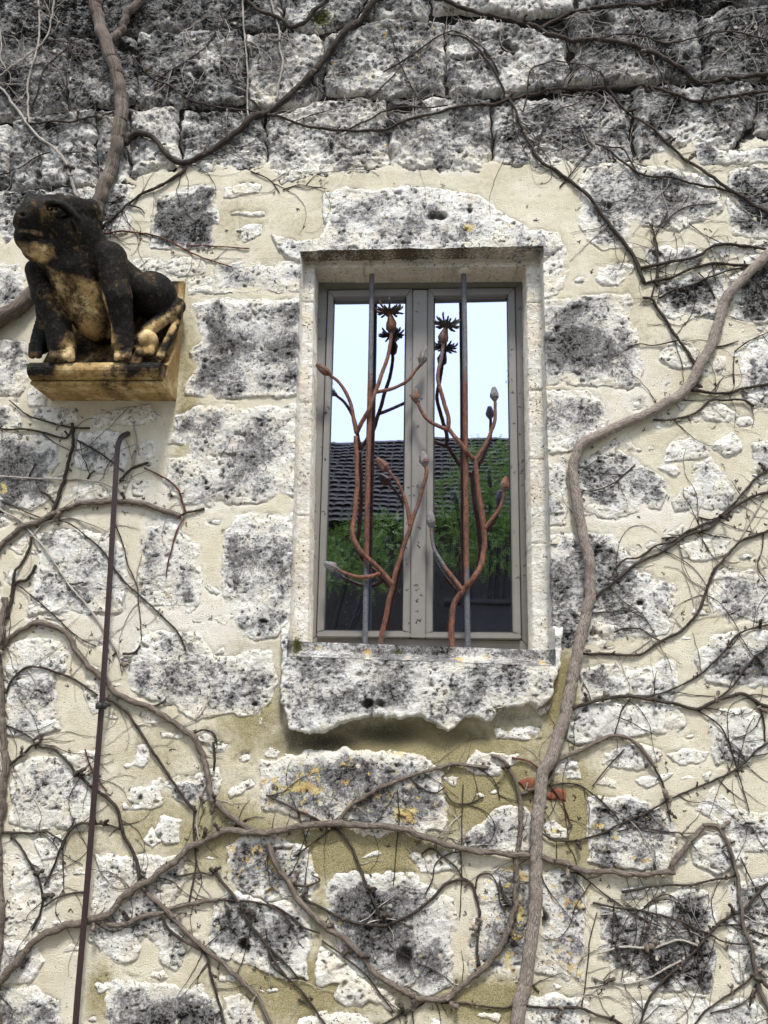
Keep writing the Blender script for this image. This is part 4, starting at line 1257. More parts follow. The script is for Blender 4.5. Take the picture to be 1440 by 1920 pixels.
def gargoyle_full(G):
    d = gargoyle_sdf(G)
    d = smin(d, polycap(G, BROW, np.array([3.5, 6, 6.4, 5.2, 3.4]) * _g), .004)
    d = smin(d, polycap(G, LIP, np.array([6, 7, 6, 5, 3]) * _g), .006)
    d = np.maximum(d, -polycap(G, EYE, np.array([8, 11.5, 8]) * _g))
    d = np.minimum(d, ell(G, EYEC + np.array([0, .006, -.001]), np.array([10.5, 10.5, 8]) * _g))
    d = smin(d, polycap(G, UPLID, np.array([1.6, 2.4, 2.4, 1.6]) * _g), .002)
    d = smin(d, polycap(G, DNLID, np.array([1.6, 2.2, 2.2, 1.6]) * _g), .002)
    d = np.maximum(d, -ell(G, EYEC + np.array([-.002, -.007, 0]), np.array([3.2, 4, 3.2]) * _g))
    d = np.maximum(d, -polycap(G, BROW2, np.array([1.8, 3.4, 3.4, 1.6]) * _g))
    d = np.maximum(d, -polycap(G, LOWLID, np.array([1.2, 2.2, 2.2, 1.0]) * _g))
    d = np.maximum(d, -polycap(G, MOUTH, np.array([3, 4.6, 4.6, 4, 3, 1.0]) * _g))
    d = np.maximum(d, -ell(G, NOSE, np.array([5, 5, 4]) * _g))
    d = np.maximum(d, -polycap(G, CHEEK, np.array([2.2, 4.2, 2.2]) * _g))
    d = np.maximum(d, -ell(G, EARIN, np.array([6, 6, 12]) * _g))
    d = np.maximum(d, -polycap(G, CHEST, np.array([3, 4, 4, 3]) * _g))
    d = np.maximum(d, -polycap(G, CHEST2, np.array([3, 4, 4, 3]) * _g))
    return d
lo = np.array([gq(10, 500, .4)[0] - .03, -.50, gq(150, 690, .16)[2] - .05])
hi = np.array([gq(345, 500, .0)[0] + .05, .02, gq(120, 350, .33)[2] + .05])
V, Fq = surface_net(gargoyle_full, lo, hi, .0046)
V = np.asarray(V)
# tooled, worn surface
V = V + (.0016 * fbm(V[:, 0] + V[:, 1] * .7, V[:, 2] + V[:, 1], .03, 4, 301))[:, None] * np.array([.5, -.8, .3])
def vnormals(V, Fq):
    n = np.cross(V[Fq[:, 2]] - V[Fq[:, 0]], V[Fq[:, 3]] - V[Fq[:, 1]])
    N = np.zeros_like(V)
    for k in range(4):
        np.add.at(N, Fq[:, k], n)
    return N / (np.linalg.norm(N, axis=1)[:, None] + 1e-12)
N = vnormals(V, Fq)
gz0 = gq(150, 680, .17)[2]
nz_ = fbm(V[:, 0] + .6 * V[:, 1], V[:, 2] + .4 * V[:, 1], .10, 4, 302)
# rain-washed black crust from the head and back down to the paws; the sheltered chest, belly and inner legs keep the ochre stone
rel = (V[:, 2] - gz0) / (gq(120, 360, .33)[2] - gz0)
vx_, vy_ = pix(V)
vd = -V[:, 1]
facing = sstep(.0, .35, (N * (CAM - V)).sum(1) / np.linalg.norm(CAM - V, axis=1))
def zone(poly, soft, dmin=.0):
    return sstep(-soft, soft, polysd(vx_ + 7 * nz_, vy_ + 6 * nz_, poly)) * facing * (vd > dmin)
belly = zone([(86, 498), (120, 510), (186, 528), (204, 580), (212, 640), (160, 642), (134, 606), (104, 560)], 7, .09)
jawz = zone([(30, 452), (66, 456), (104, 462), (112, 486), (88, 496), (46, 484)], 9, .2)
lipz = zone([(34, 430), (76, 432), (80, 441), (36, 441)], 3, .2)
shin = zone([(188, 540), (198, 556), (214, 616), (212, 640), (206, 640), (206, 600)], 4, .1)
hind = zone([(344, 566), (338, 606), (300, 650), (290, 632), (262, 634), (268, 612), (310, 590)], 7)
pawz = np.maximum(np.maximum(zone([(126, 622), (146, 622), (150, 676), (122, 680), (112, 650)], 6), zone([(212, 622), (226, 630), (226, 676), (212, 676)], 6)), zone([(258, 626), (294, 630), (294, 668), (258, 668)], 7))
gc = .80 + .62 * nz_ - .66 * belly - .80 * jawz - .55 * lipz - .7 * shin - .85 * hind - .62 * pawz
gc = gc - .30 * sstep(.26, .06, rel) * (1 - pawz)
gc = gc - .30 * np.exp(-(np.linalg.norm(V - EYEC, axis=1) / .020) ** 2)
gmo = .8 * np.exp(-(np.linalg.norm(V - gq(92, 660, .17), axis=1) / .030) ** 2) + .5 * np.exp(-(np.linalg.norm(V - gq(185, 488, .27), axis=1) / .03) ** 2)
garg = thing('gargoyle', 'blackened ochre stone beast with raised head crouching on its bracket in the wall', 'gargoyle')
link('carved_beast', mesh_np('carved_beast', V, Fq, dict(crust=np.clip(gc, -.3, 1.3), moss=gmo)), M_GARG, garg)

# the bracket: a plinth with a moulded nose, its flanks sweeping back up to the wall
xl_, xr_ = W(96, 757, 0)[0], W(331, 748, 0)[0]
zb0 = W(200, 752, 0)[2]
zt0 = gq(160, 676, .185)[2]
zu0 = W(343, 532, 0)[2]
prof = [(-.08, zb0), (.0, zb0), (.158, zb0), (.162, zb0 + .003), (.163, zb0 + .011), (.150, zb0 + .014)]
_h = (zt0 - zb0 - .016) / 2
prof += [(.160 + .036 * math.cos(a_), zb0 + .016 + _h + _h * math.sin(a_)) for a_ in np.linspace(-math.pi / 2 * .95, math.pi / 2, 11)]
t = np.linspace(0, 1, 12)[1:]
prof += [(.158 - .138 * math.sin(a * math.pi / 2) ** .9, zt0 + (zu0 - zt0) * (1 - math.cos(a * math.pi / 2)) ) for a in t]
prof += [(-.08, zu0)]
m = MB()
nseg = 64
PV = []
for i in range(nseg + 1):
    x = xl_ + (xr_ - xl_) * i / nseg
    PV.append([(x, -d, z) for d, z in prof])
PV = np.array(PV).reshape(-1, 3)
npf = len(prof)
Fs = [tuple(range(npf)), tuple(nseg * npf + k for k in range(npf - 1, -1, -1))]
for i in range(nseg):
    for k in range(npf):
        k2 = (k + 1) % npf
        Fs.append((i * npf + k2, i * npf + k, (i + 1) * npf + k, (i + 1) * npf + k2))
bm = bmesh.new()
bv = [bm.verts.new(v) for v in PV]
for f in Fs:
    bm.faces.new([bv[k] for k in f])
bmesh.ops.recalc_face_normals(bm, faces=bm.faces)
side = [e for e in bm.edges if abs(e.calc_face_angle(0)) > .5]
bmesh.ops.bevel(bm, geom=side, offset=.004, segments=2, affect='EDGES', clamp_overlap=True)
bmesh.ops.triangulate(bm, faces=[f for f in bm.faces if len(f.verts) > 4])
me = bpy.data.meshes.new('bracket')
bm.to_mesh(me)
bm.free()
co = np.array([v.co for v in me.vertices])
co = co + (.0022 * fbm(co[:, 0] + .3 * co[:, 1], co[:, 2] * 1.4 + co[:, 1], .035, 4, 305))[:, None] * np.array([.3, -.8, .6])
me.vertices.foreach_set('co', co.astype(np.float32).ravel())
px_, py_ = pix(co)
nn = fbm(co[:, 0] * 1.0 + co[:, 1], co[:, 2] + co[:, 1], .07, 4, 303)
nose = np.exp(-((co[:, 2] - (zt0 - .024)) / .030) ** 2) * (co[:, 1] < -.13)
endd = np.maximum(sstep(.15, .10, xr_ - co[:, 0]), sstep(.12, .08, co[:, 0] - xl_))
crust_and_shade = -.02 + .50 * nn + .30 * (co[:, 2] > zt0 - .004) * (co[:, 0] < xr_ - .02) + .95 * nose * endd  # crust, plus painted shade of the hollow under the belly above the plinth
for nm, vv in (('crust', np.clip(crust_and_shade, -.3, 1.2)), ('moss', .6 * nose * np.exp(-((co[:, 0] - xl_) / .06) ** 2))):
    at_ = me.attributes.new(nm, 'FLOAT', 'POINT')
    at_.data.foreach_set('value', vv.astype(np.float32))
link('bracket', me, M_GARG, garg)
# ------------------------------------------------------------------ the bare creeper: every plant a thing, its stems, branches, twigs and spurs its parts
# lines: "V label", then parts "kind bark w0 w1 [+lift mm] : x,y x,y ..." with widths and points in photo pixels on the wall face
VINES = '''
V thick grey vine trunk coming down from the top and passing behind the gargoyle head
stem G 23 27 : 176,-40 184,30 206,96 224,150 231,205 227,260 212,320 196,368 182,410 152,462 104,516 52,572 4,606 -50,640
branch G 19 16 : 213,78 232,48 246,26 262,4 276,-30
branch D 15 20 : 236,272 250,258 272,256 292,265 306,284 322,300 346,307 378,296 414,274 446,252 474,222 502,206 536,186 566,160 592,132 622,94 656,56 690,22 730,-24
twig D 9 6 : 350,308 344,322 322,338 296,354 270,364 250,378 232,396 208,418 188,432
twig D 5 3 : 240,386 262,392 272,402
twig D 5 3 : 236,372 210,382 196,380
twig D 5 3 : 130,86 84,138 70,178 58,206 54,236
V slender grey vine above the gargoyle head, its lower end behind the ear
stem P 6 8 : -20,152 8,172 28,200 54,236 78,262 104,282 122,304 134,332 142,364 150,372
branch D 5 6 : 54,236 90,234 126,232 170,222 214,212
branch P 5 6 : 74,-20 76,40 72,92 64,124 54,160 54,200 58,236
twig P 4 5 : -20,158 24,130 56,104 84,80 96,48 108,-10
twig D 4 3 : 66,104 92,82 124,80 152,86 162,108
twig P 4 3 : 0,52 4,84 2,110 14,132
twig D 4 3 : 96,288 66,300 30,322 -10,334
twig D 4 3 : 120,290 150,288 174,304 196,320
twig D 4 3 : 126,82 150,120 176,140 200,152
V dark vine hanging in a sagging bow from the top edge left of centre
stem D 9 12 : 446,-30 468,6 494,24 522,34 548,48 572,42 590,22 612,0 630,-30
branch P 5 5 : 455,-20 456,40 460,90 464,140 462,180 466,222
branch P 4 6 : 504,-20 514,24 524,58 524,92 530,112 524,150 518,186
twig D 4 3 : 434,8 412,52 388,92 360,112 332,132 300,150 280,166
twig D 3 2 : 490,42 500,56 498,82 494,100
V long dark vine slanting down from the top edge across the top right stones
stem D 10 13 : 780,-20 830,4 884,18 930,24 968,36 1002,42 1030,62 1056,76 1098,80 1150,84 1204,98 1250,118 1284,138 1312,150 1350,146 1390,142 1460,140
branch D 11 7 : 1016,44 1044,28 1076,16 1120,12 1160,12 1200,8 1250,2 1310,-14
branch D 5 4 : 1130,74 1166,66 1206,74 1246,86 1290,76 1340,64 1390,66 1460,88
twig D 4 3 : 1168,-10 1180,20 1202,56 1216,74
twig D 3 2 : 1440,42 1406,68 1376,88 1352,118
V long thin vine running level above the lintel to the right edge
stem D 7 10 : 470,186 500,212 536,224 580,238 640,244 700,246 740,238 800,220 856,206 900,200 944,192 986,176 1030,166 1080,162 1136,160 1186,158 1226,166 1262,182 1290,192 1330,192 1380,184 1460,168
branch D 4 7 : 240,94 268,130 290,152 320,164 356,188 400,196 440,202 474,208 504,212
branch D 5 4 : 640,246 690,226 720,206 760,200 800,206 840,200
branch D 5 3 : 720,134 780,100 836,60 866,64 900,86 920,112 934,140
twig D 4 3 : 800,206 776,170 754,128 740,90 726,44
twig D 4 3 : 1262,184 1250,160 1232,130 1216,112
twig D 4 3 : 606,134 590,152 616,178 660,180 700,176 740,138 780,88
twig D 3 2 : 540,236 570,222 610,208 656,200
V diagonal vine dropping from the top past the right corner of the lintel
stem D 6 11 : 838,62 880,76 904,104 920,126 938,156 954,186 968,212 980,246 998,284 1012,306 1046,324 1076,348 1104,372 1124,402 1146,432 1166,456 1186,482 1198,510 1206,532
branch D 8 8 : 1206,534 1232,528 1262,520 1290,508 1322,498 1352,496 1380,500 1404,502
branch D 9 7 : 1200,504 1240,496 1280,490 1310,480 1336,464 1362,460 1396,464 1460,474
branch D 7 5 : 1236,560 1262,546 1296,536 1330,520 1372,508 1400,504
twig D 4 3 : 980,210 988,180 990,150 1000,130 1040,118 1084,124 1124,140
twig D 4 3 : 1008,290 1012,260 1026,230 1048,206 1084,190 1104,162
twig D 4 2 : 960,190 962,232 970,260 990,300
twig D 4 2 : 1224,446 1232,500 1236,540 1232,570
V straight diagonal vine across the grey stones of the top right corner
stem D 6 10 : 1124,138 1150,172 1178,206 1210,236 1240,262 1280,296 1316,322 1348,346 1392,372 1420,392 1470,412
branch D 6 7 : 1130,270 1160,300 1188,322 1216,334 1262,338 1306,350 1356,358 1380,364
branch D 5 4 : 1196,332 1180,300 1168,280 1142,276 1116,268
twig D 4 2 : 1050,352 1092,300 1110,270 1060,246 1090,240 1130,238 1160,244
twig D 4 3 : 1216,216 1226,246 1230,262
twig D 4 3 : 1240,430 1262,404 1290,390 1320,388 1342,384
twig D 3 2 : 1290,420 1318,440 1350,456 1380,458
twig D 4 3 : 1226,448 1240,420 1250,400
V thick grey vine climbing past the right end of the window sill to upper right
stem L 25 21 : 962,1960 974,1880 988,1810 1000,1720 1004,1650 1004,1580 1009,1510 1018,1450 1036,1404 1054,1352 1066,1300 1075,1250 1086,1204 1098,1150 1105,1104 1101,1050 1090,1000 1080,950 1074,900 1074,866 1088,838 1124,818 1166,798 1210,778 1246,760 1282,734 1306,694 1330,652 1344,610 1354,570 1372,546 1398,520 1430,488 1480,440
branch D 8 8 : 1306,694 1282,654 1262,628 1246,600 1232,580 1222,562 1204,560
branch D 5 5 : 1222,558 1232,500 1228,450 1220,420
twig D 4 3 : 1270,640 1230,648 1200,646 1176,652
twig D 5 3 : 1340,652 1360,648 1384,640
branch D 9 6 : 1288,732 1330,738 1364,738 1400,728 1460,718
branch D 6 7 : 1224,788 1262,788 1300,776 1332,752 1360,752 1390,752 1412,764
twig D 4 3 : 1376,660 1404,640 1440,624
twig D 4 3 : 1376,720 1374,690 1376,668
twig D 4 3 : 1190,872 1150,906 1110,922 1084,918
twig D 4 3 : 1340,560 1326,530 1308,512
V two thin dark vine shoots twisted side by side, right of the window
stem D 6 8 : 1150,1068 1170,1050 1196,1046 1226,1026 1258,1016 1290,996 1320,984 1346,972 1372,948 1400,916 1424,892 1470,862
branch D 8 8 : 1110,1122 1150,1092 1180,1066 1210,1048 1240,1036 1270,1014 1300,1000 1330,990 1362,962 1400,936 1470,910
twig D 5 4 : 1240,1010 1262,1008 1282,1014
twig D 5 4 : 1310,970 1332,974 1346,970
twig D 4 3 : 1310,998 1340,1006 1370,1010
V dark vine climbing from the thick trunk beside the sill to the right edge
stem D 7 9 : 1072,1226 1120,1226 1160,1228 1200,1226 1240,1202 1280,1180 1306,1150 1322,1112 1336,1072 1352,1054 1376,1026 1400,1010 1470,988
branch D 5 4 : 1150,1186 1170,1178 1200,1180 1226,1196 1246,1204
branch P 4 3 : 1384,1016 1408,976 1424,946 1450,900
twig D 4 3 : 1430,1000 1428,1030 1420,1064 1434,1090
twig D 4 3 : 1108,1150 1140,1148 1176,1146 1210,1160
V wavy dark vine branching off the thick vine just below sill height
stem D 9 10 : 1072,1332 1100,1318 1132,1310 1180,1306 1222,1312 1262,1318 1304,1330 1332,1318 1366,1304 1394,1302 1430,1322 1480,1336
branch D 5 7 : 1200,1310 1236,1300 1272,1286 1310,1266 1336,1242 1360,1216 1384,1188 1420,1176 1460,1170
branch D 5 6 : 1310,1332 1336,1316 1370,1290 1396,1250 1430,1218 1470,1200
branch D 5 3 : 1304,1330 1334,1348 1356,1372 1372,1416 1386,1460 1396,1490 1404,1524
twig D 6 5 : 1398,1304 1418,1320 1430,1350 1432,1390
twig D 4 3 : 1182,1310 1166,1330 1156,1360 1150,1380
V arching vine right of the orange brick with a hanging dark shoot
stem G 9 9 : 976,1488 1000,1480 1024,1466 1036,1444 1056,1420 1088,1406 1114,1390 1144,1380 1174,1384 1196,1400 1214,1424 1226,1440
branch D 7 4 : 1226,1440 1240,1466 1248,1500 1252,1520 1256,1540
branch R 6 4 : 960,1420 990,1428 1012,1444 1030,1470 1048,1494 1062,1524 1072,1552
branch D 5 4 : 1028,1472 1060,1468 1090,1474 1112,1490 1136,1510 1158,1536
twig D 4 3 : 1170,1404 1146,1430 1126,1452 1110,1474
V straight thin vine rising to the right across the yellow specked block
stem D 5 7 : 1012,1560 1040,1574 1070,1576 1110,1568 1152,1548 1190,1532 1226,1514 1252,1500 1290,1482 1330,1466 1370,1448 1400,1424 1420,1402 1470,1376
twig D 4 3 : 1156,1558 1190,1550 1226,1554 1262,1560 1310,1562
V brown vine with knotted top hanging down near the lower right edge
stem G 9 10 : 1318,1546 1344,1550 1362,1580 1374,1620 1382,1652 1386,1690 1394,1740 1404,1770 1414,1810 1424,1860 1440,1900 1444,1960
branch G 13 11 : 1256,1632 1262,1612 1276,1592 1294,1572 1316,1548
branch D 6 7 : 1382,1640 1350,1646 1318,1652 1286,1660 1244,1658 1200,1664 1164,1672
branch D 4 4 : 1376,1576 1352,1590 1366,1612 1378,1640
twig D 4 3 : 1386,1606 1402,1640 1436,1700 1450,1720
twig D 7 5 : 1418,1844 1410,1862 1404,1884
V forked vine crossing the darkest block at lower right
stem D 6 9 : 1196,1930 1212,1880 1230,1850 1256,1822 1282,1802 1304,1776 1326,1750 1344,1732 1370,1716 1400,1696 1424,1666 1470,1636
branch D 6 5 : 1112,1692 1150,1700 1200,1706 1244,1716 1292,1734 1334,1754 1362,1766 1402,1768
branch P 6 6 : 1120,1786 1150,1776 1180,1774 1220,1776 1244,1768 1270,1760 1296,1766 1304,1770
branch P 5 6 : 1108,1830 1140,1840 1180,1842 1210,1834 1250,1812 1276,1800
branch D 4 4 : 1050,1640 1082,1636 1120,1666 1156,1692 1196,1718 1240,1736
twig D 4 3 : 1206,1700 1228,1684 1250,1676 1272,1692 1286,1730 1304,1772 1318,1800
twig D 4 3 : 1200,1776 1218,1792 1236,1808
twig D 4 3 : 1150,1700 1148,1740 1146,1776
V thin vine in the bottom right corner with hanging dry shoots
stem D 4 7 : 1290,1932 1320,1896 1356,1870 1392,1846 1416,1820 1450,1790
branch D 4 3 : 1330,1898 1380,1884 1410,1864 1424,1846
branch D 5 4 : 1334,1736 1380,1732 1400,1740 1450,1756
V vine looping in a wide U under the grey stones at bottom centre
stem G 14 13 : 502,1580 512,1604 530,1632 548,1664 566,1690 586,1714 612,1736 646,1756 676,1786 706,1820 740,1846 776,1866 800,1872 832,1868 866,1848 900,1818 922,1796 940,1766 954,1734 964,1700 970,1650
branch G 12 9 : 970,1650 968,1600 974,1552 976,1510 968,1470 956,1444 938,1424 922,1414
branch D 8 6 : 966,1700 950,1690 944,1676 936,1652
branch D 6 7 : 800,1874 780,1888 742,1906 712,1920
branch D 6 5 : 826,1880 870,1880 900,1884 944,1890 964,1884
twig D 7 5 : 540,1652 572,1660 600,1650 584,1640
branch D 6 4 : 604,1762 630,1780 656,1800 690,1830 720,1870 738,1896
V thin vine swinging in a loop over the large grey stone at bottom centre
stem D 8 8 : 560,1682 584,1690 610,1704 640,1720 680,1730 716,1732 748,1724 780,1706 810,1684 832,1662 856,1648 876,1650 890,1676 898,1710 896,1750 894,1780 898,1810
branch D 9 7 : 624,1546 644,1568 662,1592 672,1620 680,1640 692,1668 706,1698 722,1724
branch D 5 4 : 790,1600 810,1590 830,1606 852,1622 868,1646
branch D 5 4 : 892,1666 896,1644 918,1638 932,1660 938,1690 950,1706
twig D 4 3 : 868,1470 864,1600 866,1650 862,1720
twig D 4 3 : 746,1480 748,1540 742,1600 738,1660
twig D 4 3 : 796,1676 810,1650 816,1620 838,1602 868,1594
V long brown vine running level below the sill stone and over the rod
stem G 18 12 +4 : -40,1860 8,1832 34,1800 64,1768 100,1742 142,1728 176,1722 206,1710 230,1684 254,1664 286,1648 318,1622 350,1594 386,1572 430,1556 480,1558 530,1556 576,1546 630,1542 690,1545 752,1552 790,1564 834,1580 880,1590 930,1598 1000,1602 1050,1616 1096,1630 1150,1634 1210,1636 1264,1632
branch G 12 8 : 196,1722 216,1732 246,1728 274,1714 306,1708 340,1696 378,1690 412,1686
branch D 7 5 : 410,1686 440,1686 480,1690 520,1704 552,1734
branch G 11 8 : 270,1662 292,1684 316,1704 338,1732 372,1766 402,1790 424,1808 448,1832 476,1860 494,1890 508,1930
branch D 8 6 : 308,1716 320,1740 346,1762 386,1788 398,1830 412,1880 424,1930
branch G 9 8 : 636,1540 660,1510 690,1488 720,1472 760,1458 800,1444 846,1434 880,1434 916,1440
branch D 5 4 : 770,1460 790,1478 816,1486 834,1476
branch D 6 7 : 500,1490 530,1504 564,1520 596,1536 630,1556
branch D 5 4 : 834,1486 850,1504 880,1506 906,1494
twig D 4 3 : 886,1434 912,1450 930,1470 936,1500
twig D 5 4 : 560,1600 590,1578 620,1556 636,1546
V knotted vine coming diagonally down the left side to join the level vine
stem G 12 14 : 4,1218 24,1194 52,1176 88,1170 118,1180 140,1206 160,1242 184,1264 212,1292 244,1314 280,1326 312,1346 344,1366 366,1384 382,1420 390,1452 394,1484 406,1506 430,1526 452,1546 480,1558
branch D 8 7 : 196,1310 220,1318 246,1344 264,1372 284,1402 306,1436 328,1468 350,1502 370,1520
branch D 7 5 : 14,1300 30,1270 52,1252 76,1250 110,1262 140,1274 166,1290 186,1304
twig D 6 5 : 284,1326 304,1318 312,1312
twig D 6 5 : 356,1378 384,1368 402,1376 408,1392
twig D 7 7 : 402,1392 404,1420 402,1444
branch P 5 5 : 388,1470 376,1500 370,1540 374,1580
branch D 6 5 : 366,1510 364,1560 368,1620 356,1690
V grey vine stem hugging the left edge of the wall from the middle down
stem G 16 17 : 14,1120 6,1170 2,1240 8,1320 12,1420 6,1500 4,1560 2,1620 6,1700 2,1780 -6,1860
branch D 9 9 : 70,1062 54,1086 30,1094 24,1120 14,1160
branch D 5 4 : 0,1355 30,1366 60,1382 70,1404
branch D 9 7 : 14,1438 40,1418 60,1400 76,1390 82,1376
branch D 7 5 : 4,1560 30,1560 60,1562 90,1558 124,1578
V vine at lower left arching over a white block and passing behind the rod
stem D 7 10 : 74,1398 104,1406 130,1428 142,1444 166,1468 190,1488 212,1502 226,1528 232,1560 246,1586 258,1614 266,1646
branch D 7 6 : 118,1590 130,1562 150,1544 176,1542 206,1548 228,1554
branch D 6 7 : 20,1560 44,1594 60,1620 76,1646 82,1690 76,1716 62,1742
branch D 5 6 : 140,1540 118,1586 102,1626 84,1660
twig D 4 3 : 120,1580 120,1630 122,1676
branch D 5 5 : 84,1698 110,1682 134,1674 158,1672
twig R 4 3 : 162,1404 172,1436 186,1464 202,1484
V big arched vine over the left side, passing behind the rod below the gargoyle
stem G 12 13 : -30,1068 0,1034 24,1006 50,988 84,974 120,956 150,946 184,942 220,942 254,944 284,950 310,958 338,970
branch D 8 6 : 342,968 350,962 368,958 384,954
branch R 6 4 : 350,964 342,940 336,920 318,902 296,890 272,878
branch R 5 3 : 346,972 332,996 324,1026 316,1056 312,1084
branch D 9 11 : 138,794 140,828 130,862 124,900 112,930 100,962
branch D 8 7 : 60,1006 56,1030 42,1058 30,1076 20,1120
branch P 6 4 : 64,1008 82,984 112,974 140,972 172,984 204,998
branch D 7 6 : 104,944 92,930 80,924
V thin level vine below the gargoyle, crossing behind the top of the rod
stem D 7 6 : -30,802 12,806 48,806 84,812 122,822 140,800
branch P 5 5 : -30,892 20,896 60,898 108,900 150,900 190,906 220,918 236,930
branch D 4 6 : 20,752 52,778 90,792 132,802 170,804
branch D 5 4 : 146,826 180,846 210,866 234,886
twig D 5 4 : 58,894 66,880 70,870
twig D 5 4 : 164,900 172,888 180,884
twig D 8 6 : 226,904 238,888 256,876 280,868
branch P 4 4 : 240,906 252,870 258,830 252,800
twig P 3 3 : 232,930 246,892 250,850
V thin grey vine descending diagonally behind the rod across two speckled blocks
stem P 6 5 : -30,930 10,960 40,976 66,1006 88,1030 112,1066 130,1094 152,1120 176,1150 190,1172 204,1196 222,1226 230,1260
branch D 4 5 : 0,938 50,960 80,972 130,982 164,1006 190,1028 216,1066 240,1096 262,1116 284,1136 310,1160 336,1188 350,1220
branch D 4 3 : 214,976 232,1020 242,1060 258,1100 262,1140 266,1200
twig D 7 6 : 232,1226 252,1224 264,1210
twig D 4 3 : 30,1094 60,1116 90,1142 116,1166 150,1196 180,1212
twig D 5 4 : 128,1096 146,1096 158,1092
twig P 3 3 : 264,1128 258,1080 266,1040
V thin reddish vine with fine twigs right of the gargoyle body
stem R 5 4 : 184,442 220,438 262,438 300,446 338,464 374,482 404,492 434,502
branch R 4 3 : 350,462 390,462 430,464 468,468
twig D 4 3 : 470,322 506,338 518,352 524,362
twig D 3 2 : 530,356 560,348 590,352 612,356
V short brown vine on the stone left of the U shaped loop
stem D 9 7 : 396,1626 412,1644 424,1660 438,1678 456,1704 470,1732 490,1752 506,1776 516,1800 540,1832
branch D 6 5 : 330,1642 352,1638 376,1636 402,1640
branch D 6 5 : 498,1768 520,1786 540,1806 560,1834
V slim vine left of the U shaped loop, running down to the bottom edge
stem D 5 8 : 500,1740 506,1790 516,1812 540,1832 562,1852 580,1876 598,1900 616,1930
branch D 6 5 : 500,1692 520,1700 546,1716 570,1736 600,1748
twig D 6 4 : 560,1872 580,1882 590,1890
V dark vine level along the bottom right of the thick trunk
stem D 6 8 : 984,1884 1020,1886 1056,1888 1090,1886 1116,1900 1150,1912 1190,1934
twig D 4 3 : 1090,1884 1096,1850 1102,1800 1106,1760 1118,1710
twig D 4 2 : 1014,1580 1016,1640 1030,1670 1052,1700 1076,1730
'''
BARK = {'L': M_BARK_LIGHT, 'G': M_BARK, 'D': M_BARK_DARK, 'P': M_BARK_PALE, 'R': M_BARK_RED}
VR = np.random.default_rng(77)
def smooth1(a, k):
    k = min(k, max(1, len(a) // 2))
    if k < 2:
        return a
    p = np.pad(a, (k, k), 'edge')
    return np.convolve(p, np.ones(2 * k + 1) / (2 * k + 1), 'valid')
def lay_on_wall(pts, step, r0, r1, jig=.35, lift=0.0, rs=VR):
    """a path over the wall relief through photo pixels; returns centreline and radii"""
    pts = list(pts)
    for end in (0, 1):                      # a shoot that leaves the picture goes on outside it
        a, b = (pts[0], pts[1]) if end == 0 else (pts[-1], pts[-2])
        if not (-4 < a[0] < 1444 and -4 < a[1] < 1924) and a[1] > -60:
            v = np.array(a) - np.array(b)
            v /= np.linalg.norm(v)
            q = np.array(a)
            for _ in range(rs.integers(2, 5)):
                v = v + rs.normal(0, .25, 2)
                v /= np.linalg.norm(v)
                q = q + v * 62
                pts = [tuple(q)] + pts if end == 0 else pts + [tuple(q)]
    P = np.array([XZ(*p) for p in pts])
    P = catmull(P, step)
    n = len(P)
    s = np.arange(n) * step
    off = rs.uniform(0, 50)
    jx = fbm(s + off, s * 0 + off, .07, 3, 500) * jig * (r0 + r1) + fbm(s + off, s * 0 + 3, .022, 2, 501) * jig * .5 * (r0 + r1)
    jz = fbm(s + off, s * 0 + 9.3, .07, 3, 502) * jig * (r0 + r1)
    P = P + np.stack([jx, jz], 1)
    R = np.linspace(r0, r1, n) * (1 + (.10 * fbm(s + off, s * 0 + 5, .22, 2, 503) if max(r0, r1) > .015 else .16 * fbm(s + off, s * 0 + 5, .06, 3, 503)))
    h = wall_h(P[:, 0], P[:, 1])
    h = np.maximum(smooth1(h, 4), h - R * .4)
    y = h + R * .82 + lift + np.abs(fbm(s + off, s * 0 + 7, .11, 2, 504)) * .006
    return np.stack([P[:, 0], -y, P[:, 1]], 1), R
# a handful of spur shapes shared by all the copies
def spur_mesh(seed, mat):
    rs = np.random.default_rng(seed)
    n = 11
    P = np.zeros((n, 3))
    P[:, 2] = np.linspace(-.08, 1, n)
    P[:, 0] = np.cumsum(rs.normal(0, .055, n))
    P[:, 1] = np.cumsum(rs.normal(0, .045, n))
    R = .10 + .05 * rs.random(n) + .055 * (np.arange(n) % 3 == 1) * rs.uniform(.6, 1.5)
    R[:3] *= (1.5, 1.35, 1.15)
    R[-3:] = .17, .12, .02
    V, Fs = tube(P, R, 7, True, .16, rs)
    me = bpy.data.meshes.new('spur')
    me.from_pydata([tuple(map(float, v)) for v in V], [], Fs)
    me.polygons.foreach_set('use_smooth', [True] * len(me.polygons))
    me.materials.append(mat)
    return me
SPURS = [spur_mesh(k, M_BARK_DARK if k % 3 else M_BARK) for k in range(7)]
def add_spur(parent, p, dirv, L):
    o = bpy.data.objects.new('spur', SPURS[VR.integers(len(SPURS))])
    COL.objects.link(o)
    o.parent = parent
    q = Vector(dirv).to_track_quat('Z', 'Y')
    o.matrix_local = Matrix.LocRotScale(Vector(p), q, Vector((L * VR.uniform(.8, 1.1), L, L)))
    return o
